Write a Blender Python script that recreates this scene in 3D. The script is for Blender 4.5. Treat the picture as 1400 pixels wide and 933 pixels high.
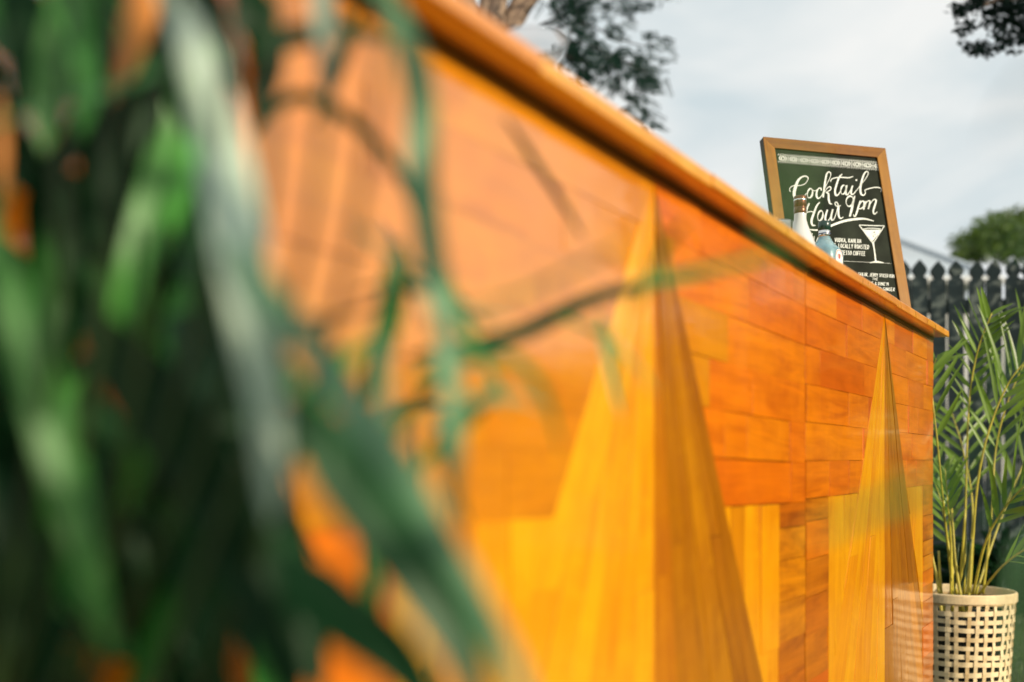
import bpy, bmesh, math, random
from mathutils import Vector as V, Matrix, noise
random.seed(7)
R = random.uniform
for o in list(bpy.data.objects): bpy.data.objects.remove(o)
SC = bpy.context.scene
COL = SC.collection

# ------------------------------------------------------------------ camera
CZ = 0.72                                    # camera height
cam = bpy.data.cameras.new('camera'); camo = bpy.data.objects.new('camera', cam); COL.objects.link(camo)
camo.location = (0, 0, CZ); camo.rotation_euler = (math.pi/2, 0, 0)
cam.sensor_width = 36; cam.lens = 36; cam.shift_y = 180/1400
cam.clip_start = 0.02; cam.clip_end = 2000
cam.dof.use_dof = True; cam.dof.focus_distance = 2.68; cam.dof.aperture_fstop = 1.55
cam.dof.aperture_blades = 0
SC.camera = camo

# ------------------------------------------------------------------ light
SUN_AZ, SUN_EL = 132, 18.5                     # azimuth from +Y towards +X
S = V((math.sin(math.radians(SUN_AZ))*math.cos(math.radians(SUN_EL)),
       math.cos(math.radians(SUN_AZ))*math.cos(math.radians(SUN_EL)), math.sin(math.radians(SUN_EL))))
sun = bpy.data.lights.new('sun', 'SUN'); suno = bpy.data.objects.new('sun', sun); COL.objects.link(suno)
sun.energy = 4.5; sun.angle = math.radians(0.6); sun.color = (1.0, .86, .64)
suno.rotation_euler = S.to_track_quat('Z', 'Y').to_euler(); suno.location = (3, -3, 6)
W = bpy.data.worlds.new("World"); SC.world = W; W.use_nodes = True
nt = W.node_tree; nt.nodes.clear()
def N(nt, t, **k):
    n = nt.nodes.new(t)
    for a, b in k.items(): setattr(n, a, b)
    return n
out = N(nt, 'ShaderNodeOutputWorld'); bg = N(nt, 'ShaderNodeBackground'); bg.inputs[1].default_value = .1
sky = N(nt, 'ShaderNodeTexSky', sky_type='NISHITA', sun_disc=False)
sky.sun_elevation = math.radians(SUN_EL); sky.sun_rotation = math.radians(SUN_AZ); sky.dust_density = 2
tc = N(nt, 'ShaderNodeTexCoord'); mp = N(nt, 'ShaderNodeMapping'); mp.inputs['Scale'].default_value = (1.6, 1.6, 4.2)
mp.inputs['Rotation'].default_value = (0, math.radians(-14), 0)
no = N(nt, 'ShaderNodeTexNoise'); no.inputs['Scale'].default_value = 2.3; no.inputs['Detail'].default_value = 5; no.inputs['Roughness'].default_value = .5
no.inputs['Distortion'].default_value = .5
rp = N(nt, 'ShaderNodeValToRGB'); rp.color_ramp.elements[0].position = .34; rp.color_ramp.elements[1].position = .62
rp.color_ramp.elements[0].color = (6.6, 7.5, 7.8, 1); rp.color_ramp.elements[1].color = (9.3, 9.4, 9.2, 1)
mx = N(nt, 'ShaderNodeMix', data_type='RGBA'); mx.inputs[0].default_value = .96
L = nt.links.new
L(tc.outputs['Generated'], mp.inputs[0]); L(mp.outputs[0], no.inputs['Vector']); L(no.outputs['Fac'], rp.inputs[0])
L(sky.outputs[0], mx.inputs[6]); L(rp.outputs[0], mx.inputs[7]); L(mx.outputs[2], bg.inputs[0]); L(bg.outputs[0], out.inputs[0])
SC.view_settings.view_transform = 'Standard'; SC.view_settings.look = 'None'
SC.view_settings.exposure = 0.0; SC.view_settings.gamma = 1
SC.cycles.use_denoising = True
SC.cycles.max_bounces = 10; SC.cycles.transmission_bounces = 8; SC.cycles.transparent_max_bounces = 12

# ------------------------------------------------------------------ helpers
def P(x, y, Z):                              # where the ray through a pixel of the photograph is at distance Z
    return V(((x-700)/1400*Z, Z, CZ + (646-y)/1400*Z))
class MB:
    def __init__(s): s.v = []; s.f = []; s.uv = []; s.uvs = False; s.mi = []
    def add(s, vs, fs, uvs=None):
        b = len(s.v); s.v += [tuple(p) for p in vs]; s.f += [tuple(i+b for i in f) for f in fs]
        s.uv += uvs if uvs else [(p[0], p[1]) for p in vs]
    def mesh(s, name, org=(0, 0, 0), smooth=False):
        o = V(org); me = bpy.data.meshes.new(name)
        me.from_pydata([tuple(V(p)-o) for p in s.v], [], s.f)
        ul = me.uv_layers.new(name='grain')
        idx = [0]*len(me.loops); me.loops.foreach_get('vertex_index', idx)
        flat = []
        for i in idx: flat += s.uv[i]
        ul.data.foreach_set('uv', flat)
        if smooth: me.polygons.foreach_set('use_smooth', [True]*len(me.polygons))
        me.update(); return me
def link(name, me, m, parent=None, loc=(0, 0, 0)):
    o = bpy.data.objects.new(name, me); COL.objects.link(o)
    if m and not me.materials: me.materials.append(m)
    o.location = loc
    if parent: o.parent = parent
    return o
def part(name, mb, m, parent, smooth=False, label=None, kind=None):
    org = parent
    loc = V((0, 0, 0)); q = parent
    while q is not None: loc += q.location; q = q.parent
    o = link(name, mb.mesh(name, loc, smooth), m, parent)
    if label: o['label'] = label
    if kind: o['kind'] = kind
    return o
def thing(name, label, cat, loc, group=None):
    o = bpy.data.objects.new(name, None); COL.objects.link(o); o.location = loc
    o.empty_display_size = .05
    o['label'] = label; o['category'] = cat
    if group: o['group'] = group
    return o
def struct(name, mb, m, smooth=False):
    o = link(name, mb.mesh(name, (0, 0, 0), smooth), m); o['kind'] = 'structure'; return o
def box(mb, a, b):
    (x0, y0, z0), (x1, y1, z1) = a, b
    v = [(x0,y0,z0),(x1,y0,z0),(x1,y1,z0),(x0,y1,z0),(x0,y0,z1),(x1,y0,z1),(x1,y1,z1),(x0,y1,z1)]
    mb.add(v, [(0,3,2,1),(4,5,6,7),(0,1,5,4),(1,2,6,5),(2,3,7,6),(3,0,4,7)])
def lathe(mb, prof, c, seg=40, sq=None):
    c = V(c); b = []
    for r, z in prof:
        for i in range(seg):
            a = 2*math.pi*i/seg; k = 1
            if sq:
                p = sq(z); ca, sa = abs(math.cos(a)), abs(math.sin(a))
                k = 1/((ca**p+sa**p)**(1/p))
            b.append((c.x+r*k*math.cos(a), c.y+r*k*math.sin(a), c.z+z))
    f = []
    for j in range(len(prof)-1):
        for i in range(seg):
            a0 = j*seg+i; a1 = j*seg+(i+1) % seg
            f.append((a0, a1, a1+seg, a0+seg))
    mb.add(b, f)
def tube(mb, pts, r, seg=8, r1=None):
    pts = [V(p) for p in pts]; n = len(pts); b = []; f = []
    r1 = r if r1 is None else r1
    up = V((.31, .2, .93))
    for i, p in enumerate(pts):
        t = (pts[min(i+1, n-1)]-pts[max(i-1, 0)]).normalized()
        a = t.cross(up); a = a.normalized() if a.length > 1e-4 else V((1, 0, 0)); c = t.cross(a)
        rr = r+(r1-r)*i/(n-1)
        for k in range(seg):
            th = 2*math.pi*k/seg; b.append(p+(a*math.cos(th)+c*math.sin(th))*rr)
    for i in range(n-1):
        for k in range(seg):
            f.append((i*seg+k, i*seg+(k+1) % seg, (i+1)*seg+(k+1) % seg, (i+1)*seg+k))
    f.append(tuple(range(seg))[::-1]); f.append(tuple((n-1)*seg+k for k in range(seg)))
    mb.add(b, f)
def spline(pts, n):                          # Catmull-Rom through the points
    pts = [V(p) for p in pts]; pts = [pts[0]*2-pts[1]]+pts+[pts[-1]*2-pts[-2]]
    o = []; m = len(pts)-3
    for i in range(n+1):
        t = i/n*m; k = min(int(t), m-1); t -= k
        a, b, c, d = pts[k:k+4]
        o.append(.5*((2*b)+(c-a)*t+(2*a-5*b+4*c-d)*t*t+(3*b-a-3*c+d)*t*t*t))
    return o
def blade(mb, pts, w, nrm, prof=None, fold=.25, n=10, v0=0.):
    """a long leaf: a creased ribbon along pts, half-width w*prof(t), facing nrm"""
    pts = spline(pts, n) if len(pts) < n else pts
    nrm = V(nrm); vs = []; fs = []; uv = []; m = len(pts)
    prof = prof or (lambda t: (min(1, t*5)**.6)*(1-t)**.55*1.15 if t > 0 else .12)
    for i, p in enumerate(pts):
        t = i/(m-1); tg = (pts[min(i+1, m-1)]-pts[max(i-1, 0)]).normalized()
        s = tg.cross(nrm)
        s = s.normalized() if s.length > 1e-3 else V((1, 0, 0))
        up = s.cross(tg).normalized(); h = max(w*prof(t), w*.03)
        vs += [p-s*h+up*h*fold, p-s*h*.5+up*h*fold*.35, p, p+s*h*.5+up*h*fold*.35, p+s*h+up*h*fold]
        uv += [(t*8+v0, q) for q in (0, .25, .5, .75, 1)]
        if i:
            for k in range(4): a = (i-1)*5+k; fs.append((a, a+1, a+6, a+5))
    mb.add(vs, fs, uv)
def clip(poly, a, b, c):                     # keep a*x+b*y<=c
    o = []
    for i in range(len(poly)):
        p, q = poly[i], poly[(i+1) % len(poly)]
        dp, dq = a*p[0]+b*p[1]-c, a*q[0]+b*q[1]-c
        if dp <= 0: o.append(p)
        if dp*dq < 0:
            t = dp/(dp-dq); o.append((p[0]+(q[0]-p[0])*t, p[1]+(q[1]-p[1])*t))
    return o

# ------------------------------------------------------------------ materials
def mat(name):
    m = bpy.data.materials.new(name); m.use_nodes = True; t = m.node_tree
    return m, t, t.nodes['Principled BSDF']
def ramp(t, fac, cols):
    r = N(t, 'ShaderNodeValToRGB'); e = r.color_ramp.elements
    while len(e) < len(cols): e.new(.5)
    for k, (p, c) in enumerate(cols): e[k].position = p; e[k].color = (*c, 1)
    t.links.new(fac, r.inputs[0]); return r
def mixc(t, f, a, b, mode='MIX'):
    x = N(t, 'ShaderNodeMix', data_type='RGBA', blend_type=mode)
    for s_, v_ in ((0, f), (6, a), (7, b)):
        if hasattr(v_, 'is_linked') or hasattr(v_, 'links'): t.links.new(v_, x.inputs[s_])
        elif s_ == 0: x.inputs[0].default_value = v_
        else: x.inputs[s_].default_value = (*v_, 1)
    return x.outputs[2]
def noise_n(t, vec, scale, detail=4, rough=.55, dist=0):
    n = N(t, 'ShaderNodeTexNoise'); n.inputs['Scale'].default_value = scale; n.inputs['Detail'].default_value = detail
    n.inputs['Roughness'].default_value = rough; n.inputs['Distortion'].default_value = dist
    if vec: t.links.new(vec, n.inputs['Vector'])
    return n.outputs['Fac']
def bump(t, b, h, s, d=.002):
    n = N(t, 'ShaderNodeBump'); n.inputs['Strength'].default_value = s; n.inputs['Distance'].default_value = d
    t.links.new(h, n.inputs['Height']); t.links.new(n.outputs[0], b.inputs['Normal'])
def simple(name, col, rough=.5, metal=0, coat=0, var=0.12, sc=30):
    m, t, b = mat(name)
    c = N(t, 'ShaderNodeTexCoord').outputs['Object']; f = noise_n(t, c, sc)
    r = ramp(t, f, [(.3, tuple(x*(1-var) for x in col)), (.7, tuple(min(1, x*(1+var)) for x in col))])
    t.links.new(r.outputs[0], b.inputs['Base Color'])
    b.inputs['Roughness'].default_value = rough; b.inputs['Metallic'].default_value = metal
    b.inputs['Coat Weight'].default_value = coat
    return m
def wood(name, cols, dark, coat=1.0, grain=1.0, coat_r=.10):
    """varnished timber; UV runs along the grain in metres, every plank has its own random tone"""
    m, t, b = mat(name)
    uv = N(t, 'ShaderNodeTexCoord').outputs['UV']; oi = N(t, 'ShaderNodeObjectInfo')
    add = N(t, 'ShaderNodeVectorMath', operation='ADD'); cmb = N(t, 'ShaderNodeCombineXYZ')
    mul = N(t, 'ShaderNodeMath', operation='MULTIPLY'); mul.inputs[1].default_value = 37.
    t.links.new(oi.outputs['Random'], mul.inputs[0])
    for k in range(3): t.links.new(mul.outputs[0], cmb.inputs[k])
    t.links.new(uv, add.inputs[0]); t.links.new(cmb.outputs[0], add.inputs[1])
    def mapped(sx, sy):
        q = N(t, 'ShaderNodeMapping'); q.inputs['Scale'].default_value = (sx, sy, 1); t.links.new(add.outputs[0], q.inputs[0]); return q.outputs[0]
    fine = noise_n(t, mapped(4, 170), 1, 5, .6, .6)
    band = noise_n(t, mapped(2.2, 18), 1, 5, .62, 2.2)
    blot = noise_n(t, mapped(6, 7), 1, 3, .5, .6)
    fleck = noise_n(t, mapped(55, 14), 1, 3, .6, .3)
    tone = ramp(t, oi.outputs['Random'], [(i/(len(cols)-1), c) for i, c in enumerate(cols)])
    f1 = ramp(t, band, [(.38, (0, 0, 0)), (.66, (1, 1, 1))]).outputs[0]
    f2 = ramp(t, fine, [(.42, (0, 0, 0)), (.75, (1, 1, 1))]).outputs[0]
    f3 = ramp(t, blot, [(.35, (0, 0, 0)), (.7, (1, 1, 1))]).outputs[0]
    def sc(f, k):
        x = N(t, 'ShaderNodeMath', operation='MULTIPLY'); t.links.new(f, x.inputs[0]); x.inputs[1].default_value = k; return x.outputs[0]
    c = mixc(t, sc(f1, .60*grain), tone.outputs[0], dark)
    c = mixc(t, sc(f2, .35*grain), c, dark)
    lite = mixc(t, 1., tone.outputs[0], (1.12, 1.3, 1.3), 'MULTIPLY')
    c = mixc(t, sc(f3, .5), c, lite)
    f4 = ramp(t, fleck, [(.5, (0, 0, 0)), (.72, (1, 1, 1))]).outputs[0]
    c = mixc(t, sc(f4, .22), c, lite)
    t.links.new(c, b.inputs['Base Color'])
    b.inputs['Roughness'].default_value = .42
    b.inputs['Specular IOR Level'].default_value = .1
    b.inputs['Coat Weight'].default_value = coat; b.inputs['Coat Roughness'].default_value = coat_r
    b.inputs['Coat IOR'].default_value = 2.05
    sm = noise_n(t, N(t, 'ShaderNodeTexCoord').outputs['Object'], 7, 5, .65, 1.0); mr = N(t, 'ShaderNodeMapRange')
    mr.inputs['From Min'].default_value = .35; mr.inputs['From Max'].default_value = .7; mr.inputs['To Min'].default_value = coat_r*.7; mr.inputs['To Max'].default_value = coat_r*1.9
    t.links.new(sm, mr.inputs[0]); t.links.new(mr.outputs[0], b.inputs['Coat Roughness'])
    cb = N(t, 'ShaderNodeBump'); cb.inputs['Strength'].default_value = .25; cb.inputs['Distance'].default_value = .0012
    t.links.new(noise_n(t, mapped(9, 45), 1, 3, .5, .4), cb.inputs['Height']); t.links.new(cb.outputs[0], b.inputs['Coat Normal'])
    bump(t, b, fine, .12, .0006)
    return m
def leafmat(name, c0, c1, trans=.35, rough=.34, tcol=(.22, .42, .03), spec=.5):
    m, t, b = mat(name)
    co = N(t, 'ShaderNodeTexCoord'); oi = N(t, 'ShaderNodeObjectInfo')
    f = noise_n(t, co.outputs['Object'], 9, 3); 
    mp_ = N(t, 'ShaderNodeMapping'); mp_.inputs['Scale'].default_value = (.4, 22, 1); t.links.new(co.outputs['UV'], mp_.inputs[0])
    vein = noise_n(t, mp_.outputs[0], 1.5, 3)
    c = ramp(t, f, [(.3, c0), (.7, c1)]).outputs[0]
    c = mixc(t, .35, c, ramp(t, vein, [(.35, tuple(x*.55 for x in c0)), (.7, tuple(x*1.25 for x in c1))]).outputs[0])
    hv = N(t, 'ShaderNodeHueSaturation'); mr = N(t, 'ShaderNodeMapRange'); mr.inputs['To Min'].default_value = .7; mr.inputs['To Max'].default_value = 1.35
    t.links.new(oi.outputs['Random'], mr.inputs[0]); t.links.new(mr.outputs[0], hv.inputs['Value']); t.links.new(c, hv.inputs['Color'])
    t.links.new(hv.outputs[0], b.inputs['Base Color'])
    b.inputs['Roughness'].default_value = rough; b.inputs['Specular IOR Level'].default_value = spec
    tr = N(t, 'ShaderNodeBsdfTranslucent'); tr.inputs[0].default_value = (*tcol, 1)
    ms = N(t, 'ShaderNodeMixShader'); ms.inputs[0].default_value = trans
    t.links.new(b.outputs[0], ms.inputs[1]); t.links.new(tr.outputs[0], ms.inputs[2])
    t.links.new(ms.outputs[0], t.nodes['Material Output'].inputs[0])
    return m
M_plank = wood('varnished plank', [(.82,.185,.001), (.86,.22,.001), (.78,.165,.001), (.86,.235,.001), (.82,.18,.001), (.66,.12,.001)], (.40,.06,.001))
M_amber = wood('varnished amber plank', [(.68,.225,.001), (.71,.245,.001), (.66,.205,.001), (.71,.24,.001), (.68,.22,.001), (.63,.19,.001)], (.46,.14,.001))
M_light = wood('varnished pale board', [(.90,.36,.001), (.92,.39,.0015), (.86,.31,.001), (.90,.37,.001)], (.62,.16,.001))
M_shade_strip = wood('dark batten', [(.16,.05,.002), (.13,.04,.002)], (.06,.02,.001), coat=.3)  # dark tone stands for the shadow below the counter
M_gold = wood('varnished golden brown board', [(.62,.20,.001), (.54,.165,.001), (.68,.23,.001)], (.32,.07,.001))
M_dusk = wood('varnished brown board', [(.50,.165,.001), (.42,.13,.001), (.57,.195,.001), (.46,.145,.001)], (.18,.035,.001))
M_block = wood('varnished end block', [(.72,.20,.002), (.58,.13,.002), (.78,.25,.002), (.50,.11,.002)], (.26,.05,.002), grain=1.3)
M_top = wood('counter top timber', [(.78,.26,.010), (.82,.30,.012), (.74,.23,.008)], (.46,.12,.006))
M_edge = wood('counter edge band', [(.82,.34,.006), (.66,.22,.005), (.86,.38,.008)], (.50,.15,.006), coat_r=.3)
M_carc = simple('bar carcass ply', (.30,.16,.07), .6)
M_frame = wood('sign frame timber', [(.27,.105,.006), (.31,.125,.008), (.22,.08,.005)], (.09,.03,.004), coat=.12, coat_r=.35)
M_frameside = simple('dark frame side', (.035,.028,.024), .6)  # near-black tone for frame edges, back strut and bar carcass
M_chalk = simple('chalkboard paint', (.020,.025,.017), .75, var=.55, sc=9); M_chalk.node_tree.nodes['Principled BSDF'].inputs['Specular IOR Level'].default_value = .12
M_ink = simple('white chalk paint', (.74,.77,.72), .8, var=.14, sc=90)
M_white = simple('white bottle glass', (.68,.69,.70), .18, coat=.6, var=.02)
M_brown = simple('bronze screw cap', (.16,.055,.03), .28, metal=.6, coat=.4, var=.35, sc=60)
M_green = simple('dark green cap', (.012,.045,.032), .25, coat=.5)
M_silver = simple('silver collar', (.75,.74,.70), .2, metal=1, var=.1)
M_label = simple('paper label', (.85,.83,.82), .6, var=.02)
M_red = simple('red label print', (.45,.10,.07), .6)
M_navy = simple('navy label print', (.05,.08,.18), .6)
m, t, b = mat('clear glass'); M_glass = m
b.inputs['Transmission Weight'].default_value = 1; b.inputs['Roughness'].default_value = .01; b.inputs['IOR'].default_value = 1.45
m, t, b = mat('pale blue bottle glass'); M_blue = m
c = N(t, 'ShaderNodeTexCoord').outputs['Object']; f = noise_n(t, c, 25, 2)
t.links.new(ramp(t, f, [(.3, (.42,.78,.90)), (.7, (.75,.94,.98))]).outputs[0], b.inputs['Base Color'])
b.inputs['Transmission Weight'].default_value = .75; b.inputs['Roughness'].default_value = .05; b.inputs['IOR'].default_value = 1.4
bump(t, b, noise_n(t, c, 60, 2), .5, .003)
M_cane = simple('woven bamboo', (.84,.68,.43), .55, var=.12, sc=55)
_t = M_cane.node_tree; _b = _t.nodes['Principled BSDF']; _src = _b.inputs['Base Color'].links[0].from_socket
_oi = N(_t, 'ShaderNodeObjectInfo'); _r = ramp(_t, _oi.outputs['Random'], [(0, (.78,.66,.48)), (.5, (1,.97,.9)), (1, (1.0,1.0,.98))])
_t.links.new(mixc(_t, 1., _src, _r.outputs[0], 'MULTIPLY'), _b.inputs['Base Color'])
M_pot = simple('nursery pot', (.02,.03,.025), .5)
M_soil = simple('potting soil', (.035,.024,.016), .95, var=.5, sc=70)
M_fence = simple('charcoal fence paint', (.060,.082,.078), .75, var=.25, sc=9)
M_wallw = simple('white render', (.55,.56,.55), .85, var=.05, sc=5)
M_roof = simple('blue grey roof sheet', (.40,.46,.52), .45, var=.08, sc=3)
M_trunk = simple('pale tree bark', (.30,.21,.15), .85, var=.3, sc=2.5); M_bark = simple('dark twig bark', (.03,.025,.02), .9)
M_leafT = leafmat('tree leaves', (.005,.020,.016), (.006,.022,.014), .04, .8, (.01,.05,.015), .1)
M_leafY = leafmat('distant yellow-green leaves', (.035,.07,.02), (.08,.125,.03), .3, .5, (.2,.3,.05))  # yellow-green is the distant tree's own leaf colour
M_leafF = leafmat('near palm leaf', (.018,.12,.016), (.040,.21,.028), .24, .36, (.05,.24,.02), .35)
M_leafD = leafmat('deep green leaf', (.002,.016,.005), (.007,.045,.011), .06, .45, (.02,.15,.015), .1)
M_leafP = leafmat('potted palm leaf', (.095,.17,.018), (.19,.30,.035), .38, .36, (.26,.42,.05))
M_orange = simple('dry leaf and bar end orange', (.62,.22,.03), .6, var=.3, sc=14)  # dry palm leaflets, and strips standing in for the bar's end face
M_stemy = simple('yellow palm stem', (.50,.42,.05), .4, coat=.3, var=.25, sc=25)
M_stemg = simple('green stem', (.02,.045,.01), .5, coat=0, var=.3, sc=25)
M_leafM = leafmat('mid grey-green leaf', (.075,.19,.085), (.12,.26,.13), .15, .4, (.08,.25,.06), .4)
M_leafC = leafmat('sunlit pale leaf', (.42,.44,.30), (.55,.56,.40), .2, .5, (.4,.42,.25), .3)  # brightness of a sunlit leaf is put into this pale base
M_leafG = leafmat('sky-sheen grey-green leaf', (.36,.47,.36), (.48,.58,.47), .10, .5, (.08,.2,.08), .6)  # sky sheen on the blades is put into the pale grey base
M_leafB = leafmat('sunlit green leaf', (.05,.25,.025), (.09,.36,.05), .3, .4, (.12,.42,.04), .5)  # raised base colour paints these blades as lit by the sun
M_leafE = leafmat('dark palm leaf', (.006,.045,.012), (.014,.085,.020), .12, .4, (.02,.15,.02), .25)  # leaf's own darker green, between the deep and near leaf tones
M_grass = leafmat('grass blade', (.04,.08,.02), (.08,.13,.03), .25, .5, (.15,.25,.04))
m, t, b = mat('ground'); M_ground = m
c = N(t, 'ShaderNodeTexCoord').outputs['Object']
g = ramp(t, noise_n(t, c, 14, 6), [(.35, (.030,.055,.016)), (.7, (.07,.10,.03))]).outputs[0]
d = ramp(t, noise_n(t, c, 9, 7), [(.35, (.20,.12,.05)), (.65, (.46,.30,.13))]).outputs[0]
sx = N(t, 'ShaderNodeSeparateXYZ'); t.links.new(c, sx.inputs[0])
wv = N(t, 'ShaderNodeMath', operation='MULTIPLY_ADD'); t.links.new(noise_n(t, c, 1.3, 3), wv.inputs[0]); wv.inputs[1].default_value = 1.6
t.links.new(sx.outputs[0], wv.inputs[2])
dm = ramp(t, wv.outputs[0], [(0, (1, 1, 1)), (.12, (0, 0, 0))]).outputs[0]
t.links.new(mixc(t, dm, g, d), b.inputs['Base Color']); b.inputs['Roughness'].default_value = .95
bump(t, b, noise_n(t, c, 90, 4), .6, .02)

# ------------------------------------------------------------------ ground
mb = MB(); n = 40
vs = []; fs = []
for j in range(n+1):
    for i in range(n+1):
        x = (i/n*2-1); y = (j/n*2-1); x = x*abs(x)*400; y = y*abs(y)*400+4
        vs.append((x, y, 0))
for j in range(n):
    for i in range(n):
        a = j*(n+1)+i; fs.append((a, a+1, a+n+2, a+n+1))
mb.add(vs, fs); struct('ground', mb, M_ground)

# ------------------------------------------------------------------ the bar: two modules side by side
K = 960.; VX = 1575.
Zs = K/(VX-1096); SEAM = V((396/1400*Zs, Zs, 0))
def frame(vy):
    d = V((875, 1400, 0)).normalized(); return d, V((d.y, -d.x, 0)), (646-vy)/math.hypot(875, 1400)
HU = CZ+(646-366)/1400*Zs                    # underside of the counter at the seam
class Mod:
    def __init__(s, vy, u0, u1):
        s.d, s.n, s.k = frame(vy); s.u0, s.u1 = u0, u1
    def w(s, u, v, w=0): return SEAM + s.d*u + s.n*w + V((0, 0, v + s.k*u))
def plate(mod, poly, w0, w1, along, mb=None, bev=.00025, bk=.6):
    """a flat board with its outline poly in (u, v), proud from w0 to w1, with a small chamfer; along = grain direction"""
    mb = mb or MB(); c = V((sum(p[0] for p in poly)/len(poly), sum(p[1] for p in poly)/len(poly)))
    ax = V(along).normalized(); ay = V((-ax.y, ax.x)); off = (R(0, 40), R(0, 40))
    def shr(p, e):
        q = V(p)-c; l = q.length; return c+q*(1-e/max(l, .01))
    gx, gy = random.gauss(0, .0035), random.gauss(0, .005); sz_ = max((V(p)-c).length for p in poly); kk = min(1, .0011/max(sz_*.006, 1e-6)); gx *= kk; gy *= kk
    rings = [([V(p) for p in poly], w0), ([V(p) for p in poly], w1-bev), ([shr(p, bev*bk) for p in poly], w1)]
    vs = []; uv = []; m = len(poly)
    for ring, w in rings:
        for p in ring:
            vs.append(mod.w(p.x, p.y, w+((p.x-c.x)*gx+(p.y-c.y)*gy if w > 0 else 0))); uv.append((p.dot(ax)+off[0], p.dot(ay)+off[1]+w))
    fs = []
    for r in range(2):
        for i in range(m): j = (i+1) % m; fs.append((r*m+i, r*m+j, (r+1)*m+j, (r+1)*m+i))
    fs.append(tuple(2*m+i for i in range(m)))
    mb.add(vs, fs, uv); return mb
def inset(poly, e):                          # shrink a convex counter-clockwise outline by e
    o = poly
    for i in range(len(poly)):
        p, q = V(poly[i]), V(poly[(i+1) % len(poly)])
        if (q-p).length < 1e-6: continue
        nn = V(((q-p).y, -(q-p).x)).normalized()
        o = clip(o, nn.x, nn.y, nn.dot(p)-e)
    return o
def area(p): return abs(sum(p[i][0]*p[(i+1) % len(p)][1]-p[(i+1) % len(p)][0]*p[i][1] for i in range(len(p))))/2
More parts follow.
